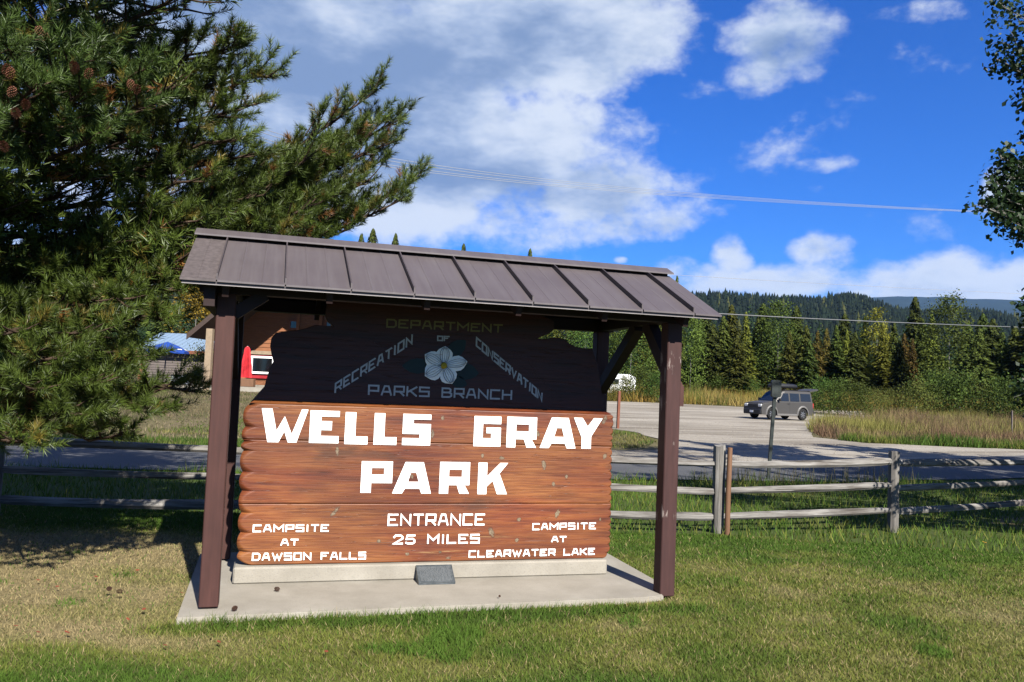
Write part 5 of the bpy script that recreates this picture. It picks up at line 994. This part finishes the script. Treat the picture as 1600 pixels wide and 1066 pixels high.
# parasols
M_redf = simple('red_canvas', (.62, .03, .04), .8, .2); M_bluef = simple('blue_canvas', (.02, .075, .38), .8, .2)
l, d, z0 = hp(384, 592, 43.6); z1 = hp(384, 541, 43.6)[2]
PU = thing('closed_parasol', 'folded red parasol standing on the porch in front of the white window', 'parasol', P3(l, d, 0), 0); PU.location.z = zg+.05; hh = z1-zg-.05
tube_obj('pole', [([(0, 0, 0), (0, 0, hh)], [.03, .03])], M_wf, PU, 8)
bm = bmesh.new(); rings = [(.22, .30), (.27, .28), (.5, .26), (.8, .17), (.93, .14), (.97, .09), (1, .02)]; prev = None
for t, r in rings:
    ring = [bm.verts.new((math.cos(a)*r*(1.15 if k % 2 else .7), math.sin(a)*r*(1.15 if k % 2 else .7), hh*t)) for k, a in enumerate(np.linspace(0, 2*np.pi, 16, endpoint=False))]
    if prev: [bm.faces.new((prev[k], prev[(k+1) % 16], ring[(k+1) % 16], ring[k])) for k in range(16)]
    prev = ring
bmobj('canopy', bm, M_redf, PU)
l, d, zA = hp(262, 534, 41); _, _, zE = hp(262, 549, 41); r_ = (hp(295, 549, 41)[0]-hp(230, 549, 41)[0])/2; gz = float(zt(l, d)); zfoot = hp(258, 592, 41)[2]
BU = thing('open_parasol', 'open blue parasol with white patches in front of the grey shed', 'parasol', (*W(l, d), zfoot)); tube_obj('pole', [([(-.1, 0, -.5), (0, 0, zA-zfoot)], [.035, .03])], M_trim, BU, 8)
for k in range(8):
    a0, a1 = k*math.pi/4+.2, (k+1)*math.pi/4+.2; top = Vector((0, 0, zA-zfoot)); e0 = Vector((math.cos(a0)*r_, math.sin(a0)*r_, zE-zfoot)); e1 = Vector((math.cos(a1)*r_, math.sin(a1)*r_, zE-zfoot)); m0, m1 = top.lerp(e0, .5)+Vector((0, 0, .05)), top.lerp(e1, .5)+Vector((0, 0, .05))
    q0, q1 = e0-Vector((0, 0, .10)), e1-Vector((0, 0, .10)); pymesh('canopy_panel', [top, m0, m1, e0, e1, q0, q1], [(0, 1, 2), (1, 3, 4, 2), (3, 5, 6, 4)], M_bluef, BU)
    if k in (3, 4, 6, 7): c = m0.lerp(e1, .7)*1.0; s = .10; u = (e1-e0).normalized(); v = (top-m0).normalized(); n_ = u.cross(v)*(-.012); n_ = n_ if n_.z > 0 else -n_; pymesh('white_patch', [c-u*s*1.3-v*s*.5+n_*2, c+u*s*1.3-v*s*.5+n_*2, c+u*s+v*s*.6+n_*2, c-u*s+v*s*.6+n_*2], [(0, 1, 2, 3)], M_wf, BU)
# shed
SD = thing('grey_shed', 'weathered grey board shed with a pale blue metal roof left of the house', 'shed', (*W(0, 0), 0), -YAW); sy = 50
a, _, zt1 = hp(225, 546, sy); b, _, _ = hp(345, 546, sy); zb1 = hp(270, 598, sy)[2]
nb_ = 13
for k in range(nb_):
    z = zb1+(zt1-zb1)*k/nb_; h_ = (zt1-zb1)/nb_; V = [(a, sy, z), (b, sy, z), (b, sy+.1, z), (a, sy+.1, z), (a, sy+.035, z+h_*.97), (b, sy+.035, z+h_*.97), (b, sy+.1, z+h_*.97), (a, sy+.1, z+h_*.97)]; pymesh('wall_board', V, BOXF, M_logd, SD)
box('wall_core', a+.02, b-.02, sy+.08, sy+4, zb1-1, zt1, M_logd, SD); box('corner_post', a-.25, a-.01, sy-.05, sy+.2, zb1-1, zt1, M_rust, SD)
M_bluem = simple('pale_blue_roof_metal', (.30, .42, .56), .4, .5, .1, .1); zr2 = hp(270, 522, sy+3.4)[2]
for k in range(16):
    x0_, x1_ = a-.5+(b-a+1)*k/16, a-.5+(b-a+1)*(k+1)/16-.03; V = [(x0_, sy-.5, zt1+.02), (x1_, sy-.5, zt1+.02), (x1_, sy+3.4, zr2), (x0_, sy+3.4, zr2)]; V += [(p, q, r+.05) for p, q, r in V]; pymesh('roof_sheet', V, BOXF, M_bluem, SD)
box('eave_board', a-.5, b+.5, sy-.52, sy-.505, zt1-.18, zt1+.02, M_rust, SD)
# picnic bench box and planter
l, d, z = hp(284, 596, 42); o = box('planter_box', -.45, .45, -.3, .3, -.5, .32, simple('pale_blue_grey_paint', (.42, .46, .56), .7), None, .02); o.location = (*W(l, d), z); o.rotation_euler = (0, 0, -YAW); tag(o, 'pale blue-grey planter box under the blue parasol', 'planter')
box('planter_slot', -.2, .2, -.32, -.301, .05, .15, M_trim, o)
l, d, z = hp(387, 599, 42.6); o = box('wooden_bench', -.5, .35, -.2, .2, 0, .42, M_stake, None, .02); o.location = (*W(l, d), zg+.05); o.rotation_euler = (0, 0, -YAW); tag(o, 'low orange wooden bench below the folded red parasol', 'bench')
for key, px, dep, top, wd, lab in [('shrubb', 312, 44, 548, .7, 'yellow-green plant between shed and porch post'), ('shrubb', 250, 38, 605, .8, 'yellowish low plants at the top of the bank under the blue parasol'), ('shrubb', 215, 38, 600, .8, 'low plants on the bank behind the pine'), ('shrub', 130, 40, 560, 1.2, 'green bush on the bank behind the pine'), ('shrub', 60, 40, 560, 1.2, 'green bush behind the pine near the left edge')]: plant(key, px, dep, top, lab, None, wd)

# ------------------------------------------------------------------ parked car: boxy grey crossover with roof box and open tailgate
M_car = simple('grey_car_paint', (.085, .08, .074), .5, .35, .25, .03, 2); M_clad = simple('grey_cladding', (.21, .20, .185), .45, .5, .2, .03); M_blk = simple('black_plastic', (.015, .015, .016), .5, .4, 0, .1); M_tyre = simple('tyre_rubber', (.02, .02, .02), .85, .2); M_rim = simple('alloy_rim', (.55, .55, .56), .3, .6, .8, .02); M_cgl = simple('car_window_glass', (.015, .02, .025), .08, .7, 0, .02); M_lamp = simple('headlamp_glass', (.65, .65, .62), .2, .6); M_tail = simple('tail_lamp_red', (.45, .02, .02), .3, .5)
l, d, _ = hp(1216, 652, 51.5); CAR = thing('parked_car', 'boxy grey crossover with a black roof box and its tailgate open on the gravel lot', 'car', P3(l, d, .012), -YAW+math.pi+R_(22)); CAR.scale = (.93, 1, 1.05)
def cb(name, prof, y0, y1, mat, parent=CAR, cham=.03):
    """side profile (x forward, z up) extruded across y"""
    bm = bmesh.new(); f = bm.faces.new([bm.verts.new((x, y0, z)) for x, z in prof]); r = bmesh.ops.extrude_face_region(bm, geom=[f])
    for v in r['geom']:
        if isinstance(v, bmesh.types.BMVert): v.co.y = y1
    if cham: bmesh.ops.bevel(bm, geom=[e for e in bm.edges if abs(e.verts[0].co.y-e.verts[1].co.y) < 1e-6], offset=cham, segments=2, affect='EDGES', profile=.6)
    return bmobj(name, bm, mat, parent)
WB0, WB1, WR = 1.30, -1.27, .345
def arch(cx, r, n=9): return [(cx+r*math.cos(a), .34+r*math.sin(a)) for a in np.linspace(0.08, math.pi-.08, n)]
body = [(2.12, .30), (2.15, .55), (2.12, .80), (2.02, .93)]+[(1.15, 1.04), (.95, 1.06), (-2.10, 1.08), (-2.14, .70), (-2.10, .32)]
lowr = [(x, z) for x, z in arch(WB1, .42)][::-1]+[(x, z) for x, z in arch(WB0, .42)][::-1]
prof = body+[(WB1-.42, .27)]+[p for p in lowr[:9]]+[(WB1+.43, .25), (WB0-.43, .25)]+[p for p in lowr[9:]]+[(WB0+.43, .28)]
cb('body', prof, -.86, .86, M_car)
# greenhouse with tumblehome
def loft(name, secs, mat, parent=CAR):
    V = [v for s in secs for v in s]; n = len(secs[0]); F_ = [(i*n+j, i*n+(j+1) % n, (i+1)*n+(j+1) % n, (i+1)*n+j) for i in range(len(secs)-1) for j in range(n)]+[tuple(range(n))[::-1], tuple(range((len(secs)-1)*n, len(secs)*n))]
    return pymesh(name, V, F_, mat, parent)
def ghsec(z, w_, xf, xr): return [(xf, -w_*.93, z), (xf, w_*.93, z), (xf-.18, w_, z), (xr, w_, z), (xr, -w_, z), (xf-.18, -w_, z)]
loft('cabin', [ghsec(1.05, .83, .98, -2.08), ghsec(1.42, .77, .60, -2.04), ghsec(1.66, .71, .30, -2.00), ghsec(1.71, .66, .20, -1.94)], M_car)
def side_glass(x0b, x1b, x0t, x1t, zb=1.10, zt2=1.56):
    for s in (1, -1):
        wbo = .83-(zb-1.05)*.16; wt = .83-(zt2-1.05)*.175; V = [(x0b, s*(wbo+.012), zb), (x1b, s*(wbo+.012), zb), (x1t, s*(wt+.012), zt2), (x0t, s*(wt+.012), zt2)]; V += [(a_, b_-s*.02, c_) for a_, b_, c_ in V]; pymesh('side_window', V, BOXF, M_cgl, CAR)
side_glass(.68, -.10, .30, -.10); side_glass(-.22, -.98, -.22, -.98, 1.10, 1.57); side_glass(-1.10, -1.96, -1.10, -1.92, 1.12, 1.57)
V = [(.985, -.74, 1.08), (.985, .74, 1.08), (.42, .66, 1.60), (.42, -.66, 1.60)]; V += [(a_-.03, b_, c_) for a_, b_, c_ in V]; V = [(a_+.03, b_, c_+.01) for a_, b_, c_ in V]; pymesh('windscreen', V, BOXF, M_cgl, CAR)
for s in (1, -1):
    for cx in (WB0, WB1):
        # flared arch
        o_ = [(cx+.50*math.cos(a), .34+.52*math.sin(a)) for a in np.linspace(-.12, math.pi+.12, 13)]; i_ = [(cx+.415*math.cos(a), .34+.415*math.sin(a)) for a in np.linspace(-.12, math.pi+.12, 13)]; V = []
        for (ox, oz), (ix, iz) in zip(o_, i_): V += [(ox, s*.862, oz), ((ox+ix)/2, s*.905, (oz+iz)/2), (ix, s*.90, iz), (ix, s*.80, iz)]
        pymesh('wheel_arch', V, [(i*4+j, i*4+j+1, i*4+j+5, i*4+j+4) for i in range(12) for j in range(3)], M_clad, CAR)
        wh = bpy.data.objects.new('wheel', None); put(wh, CAR); wh.location = (cx, s*.78, WR)
        bm = bmesh.new(); pr = [(.20, -.10), (.30, -.105), (.34, -.08), (.345, 0), (.34, .08), (.30, .105), (.20, .10)]; rings_ = [[bm.verts.new((r*math.cos(a), y*s, r*math.sin(a))) for r, y in pr] for a in np.linspace(0, 2*np.pi, 24, endpoint=False)]
        for k in range(24):
            for j in range(6): bm.faces.new((rings_[k][j], rings_[k][j+1], rings_[(k+1) % 24][j+1], rings_[(k+1) % 24][j]))
        bmobj('tyre', bm, M_tyre, wh, True)
        bm = bmesh.new(); y_ = s*.085
        for k in range(24):
            a0, a1 = k*math.pi/12, (k+1)*math.pi/12; bm.faces.new([bm.verts.new((r*math.cos(a), y_+q, r*math.sin(a))) for r, a, q in ((.255, a0, 0), (.255, a1, 0), (.215, a1, -s*.02), (.215, a0, -s*.02))])
        for k in range(7):
            a = k*2*math.pi/7; u = Vector((math.cos(a), 0, math.sin(a))); v = Vector((-math.sin(a), 0, math.cos(a))); bm.faces.new([bm.verts.new(u*r+v*t+Vector((0, y_-s*.01, 0))) for r, t in ((.03, .035), (.235, .026), (.235, -.026), (.03, -.035))])
        bmobj('rim', bm, M_rim, wh)
        bm = bmesh.new(); bm.faces.new([bm.verts.new((.25*math.cos(a), y_-s*.03, .25*math.sin(a))) for a in np.linspace(0, 2*np.pi, 20, endpoint=False)]); bmobj('wheel_well', bm, M_blk, wh)
    pymesh('door_seam', [(-.16, s*.862, .42), (-.145, s*.862, .42), (-.145, s*.864, 1.06), (-.16, s*.864, 1.06)], [(0, 1, 2, 3)], M_blk, CAR); box('door_handle', -.12, .04, s*.862 if s > 0 else -.885, .885 if s > 0 else -.862, .93, .965, M_blk, CAR)
    box('mirror', .68, .84, s*.87 if s > 0 else -1.04, 1.04 if s > 0 else -.87, 1.10, 1.26, M_blk, CAR, .03)
    box('headlight', 2.02, 2.135, .50 if s > 0 else -.80, .80 if s > 0 else -.50, .72, .88, M_lamp, CAR, .02); box('tail_light', -2.16, -2.10, .66 if s > 0 else -.85, .85 if s > 0 else -.66, .72, 1.02, M_tail, CAR, .01); box('sill', -.85, .86, s*.80 if s > 0 else -.88, .88 if s > 0 else -.80, .24, .36, M_clad, CAR, .02)
    box('roof_rail', -1.8, .1, .60 if s > 0 else -.64, .64 if s > 0 else -.60, 1.725, 1.76, M_blk, CAR)
box('bumper', 2.05, 2.22, -.82, .82, .28, .58, M_blk, CAR, .05); box('grille', 2.08, 2.155, -.46, .46, .68, .86, M_blk, CAR, .01); box('bumper', -2.24, -2.06, -.84, .84, .30, .62, M_blk, CAR, .04); box('number_plate', 2.221, 2.232, -.16, .16, .38, .50, M_wf, CAR)
cb('bonnet', [(1.98, .94), (1.96, .97), (1.05, 1.085), (1.05, 1.03)], -.70, .70, M_car, CAR, .02)
box('load_opening', -2.12, -2.085, -.66, .66, .98, 1.58, M_blk, CAR)
V = [(-1.98, -.66, 1.68), (-1.98, .66, 1.68), (-2.78, .62, 1.80), (-2.78, -.62, 1.80), (-1.98, -.66, 1.76), (-1.98, .66, 1.76), (-2.72, .62, 1.89), (-2.72, -.62, 1.89)]; pymesh('tailgate', V, BOXF, M_car, CAR)
box('cross_bar', .02, .06, -.66, .66, 1.76, 1.80, M_trim, CAR); box('cross_bar', -1.02, -.98, -.66, .66, 1.76, 1.80, M_trim, CAR)
bm = bmesh.new(); bmesh.ops.create_uvsphere(bm, u_segments=20, v_segments=12, radius=1)
for v in bm.verts:
    x, y, z = v.co; e = .55; x, y, z = (math.copysign(abs(q)**e, q) for q in (x, y, z)); v.co = Vector((x*1.08-.20, y*.42+.12, 1.97+z*(.17 if z > 0 else .12)))
RB = bmobj('roof_box', bm, M_blk, None, True); RB.parent = CAR

# trailer behind the bushes
l, d, z = hp(970, 606, 78); M_tr = simple('white_trailer_skin', (.78, .79, .80), .4, .4, 0, .03); TR = thing('white_trailer', 'white camping trailer half hidden by bushes behind the gravel lot', 'trailer', P3(l-.3, d, .0), -YAW)
zt3 = hp(970, 584, 78)[2]-TR.location.z
bm = bmesh.new(); f = bm.faces.new([bm.verts.new(v) for v in ((-2.4, 0, .5), (-2.6, 0, 1.4), (-2.2, 0, zt3), (1.3, 0, zt3-.05), (1.7, 0, zt3-.4), (1.7, 0, .5))]); r = bmesh.ops.extrude_face_region(bm, geom=[f])
for v in r['geom']:
    if isinstance(v, bmesh.types.BMVert): v.co.y = 2.1
bmobj('trailer_body', bm, M_tr, TR); box('trailer_window', -1.1, .1, -.03, -.002, 1.35, 1.85, M_cgl, TR); box('trailer_door', .5, 1.1, -.03, -.002, .6, 1.9, M_wf, TR)
tube_obj('trailer_wheel', [([(-.5, .05, .33), (-.5, .3, .33)], [.33, .33])], M_tyre, TR, 14)

# sign seen from behind, at the roadside
M_dk = simple('dark_green_metal', (.035, .045, .042), .5, .4, .3); l, d, _ = hp(1200, 745, 16.9); RS_ = thing('road_sign', 'small dark sign on a leaning square post at the roadside, seen from behind', 'sign', P3(l, d, 0), -YAW)
z1 = hp(1211, 603, 16.9)[2]-RS_.location.z
dx = hp(1211.5, 603, 16.9)[0]-l; beam('post', (-.01, 0, -.3), (dx, 0, z1), .06, .06, M_dk, RS_)
bm = bmesh.new(); q = []
for cx_, cz_, a0 in ((.05, .13, 0), (-.05, .13, 90), (-.05, -.13, 180), (.05, -.13, 270)):
    for a in (0, 30, 60, 90): q.append((cx_+.045*math.cos(R_(a0+a)), cz_+.045*math.sin(R_(a0+a))))
f = bm.faces.new([bm.verts.new((x, -.06, z)) for x, z in q]); r = bmesh.ops.extrude_face_region(bm, geom=[f])
for v in r['geom']:
    if isinstance(v, bmesh.types.BMVert): v.co.y = .05
o = bmobj('sign_box', bm, M_dk, RS_); o.location = (dx+.005, -.02, z1-.06)
l, d, _ = hp(965, 670, 33.5); x, y = W(l, d); b = beam('marker_post', (0, 0, -.3), (.02, 0, 1.52), .10, .10, M_rust, None); b.location = P3(l, d); tag(b, 'thin rust-brown marker post at the edge of the gravel right of the sign planks', 'post')
l, d, _ = hp(1581, 670, 40); b = beam('meadow_stake', (0, 0, -.2), (.0, 0, 1.3), .06, .06, M_logd, None); b.location = P3(l, d); tag(b, 'thin grey stake in the meadow at the right edge', 'post')

# overhead wires
M_wire = simple('bare_wire', (.62, .62, .60), .4, .5, .3, .02); M_wired = simple('grey_wire', (.30, .30, .29), .5, .4, .2, .02)
def wire(pts, r, label, grp, mat=M_wire):
    P = np.array([at(*p) for p in pts]); t = np.linspace(0, 1, len(P)); tt_ = np.linspace(0, 1, 40); co = [np.polyval(np.polyfit(t, P[:, k], min(3, len(P)-1)), tt_) for k in range(3)]; Q = np.c_[co[0], co[1], co[2]]
    dist = np.linalg.norm(Q-CAM, axis=1); o = tube_obj('power_line', [(Q, r*np.ones(40))], mat, None, 5); tag(o, label, 'wire', grp)
for k, (o0, o1, lab) in enumerate([(0, 0, 'uppermost of the four overhead wires crossing the sky'), (4.5, 1.3, 'second from the top of the four overhead wires crossing the sky'), (10.5, 2.6, 'third from the top of the four overhead wires crossing the sky'), (14, 4.0, 'lowest of the four overhead wires crossing the sky')]):
    wire([(350, 190+o0*1.5, 30), (640, 247+o0, 38), (860, 279+o0*.75+o1*.2, 48), (1100, 304+o1*.8, 62), (1530, 331+o1*.7, 95), (1760, 338+o1*.3, 125)], .012, lab, 'power lines crossing the sky')
wire([(900, 472, 40), (1124, 490, 48), (1300, 499, 58), (1600, 512, 80), (1800, 518, 100)], .03, 'single grey overhead wire in front of the trees, from roof end to right edge', 'low wires', M_wired)
wire([(950, 422, 80), (1060, 430, 90), (1300, 444, 110), (1570, 458, 140), (1750, 465, 170)], .022, 'thin pale wire crossing the low clouds above the hill', 'low wires')

# ------------------------------------------------------------------ thin air between here and the far ridge
hm = bpy.data.materials.new('thin_haze'); hm.use_nodes = True; hm.node_tree.nodes.clear(); pv = hm.node_tree.nodes.new('ShaderNodeVolumePrincipled'); pv.inputs['Color'].default_value = (.25, .50, 1, 1); pv.inputs['Density'].default_value = .000035; pv.inputs['Anisotropy'].default_value = .2
ho = hm.node_tree.nodes.new('ShaderNodeOutputMaterial'); hm.node_tree.links.new(pv.outputs[0], ho.inputs['Volume'])
hz_ = box('haze', -12000, 12000, -300, 13000, -3, 1200, hm); tag(hz_, kind='stuff')
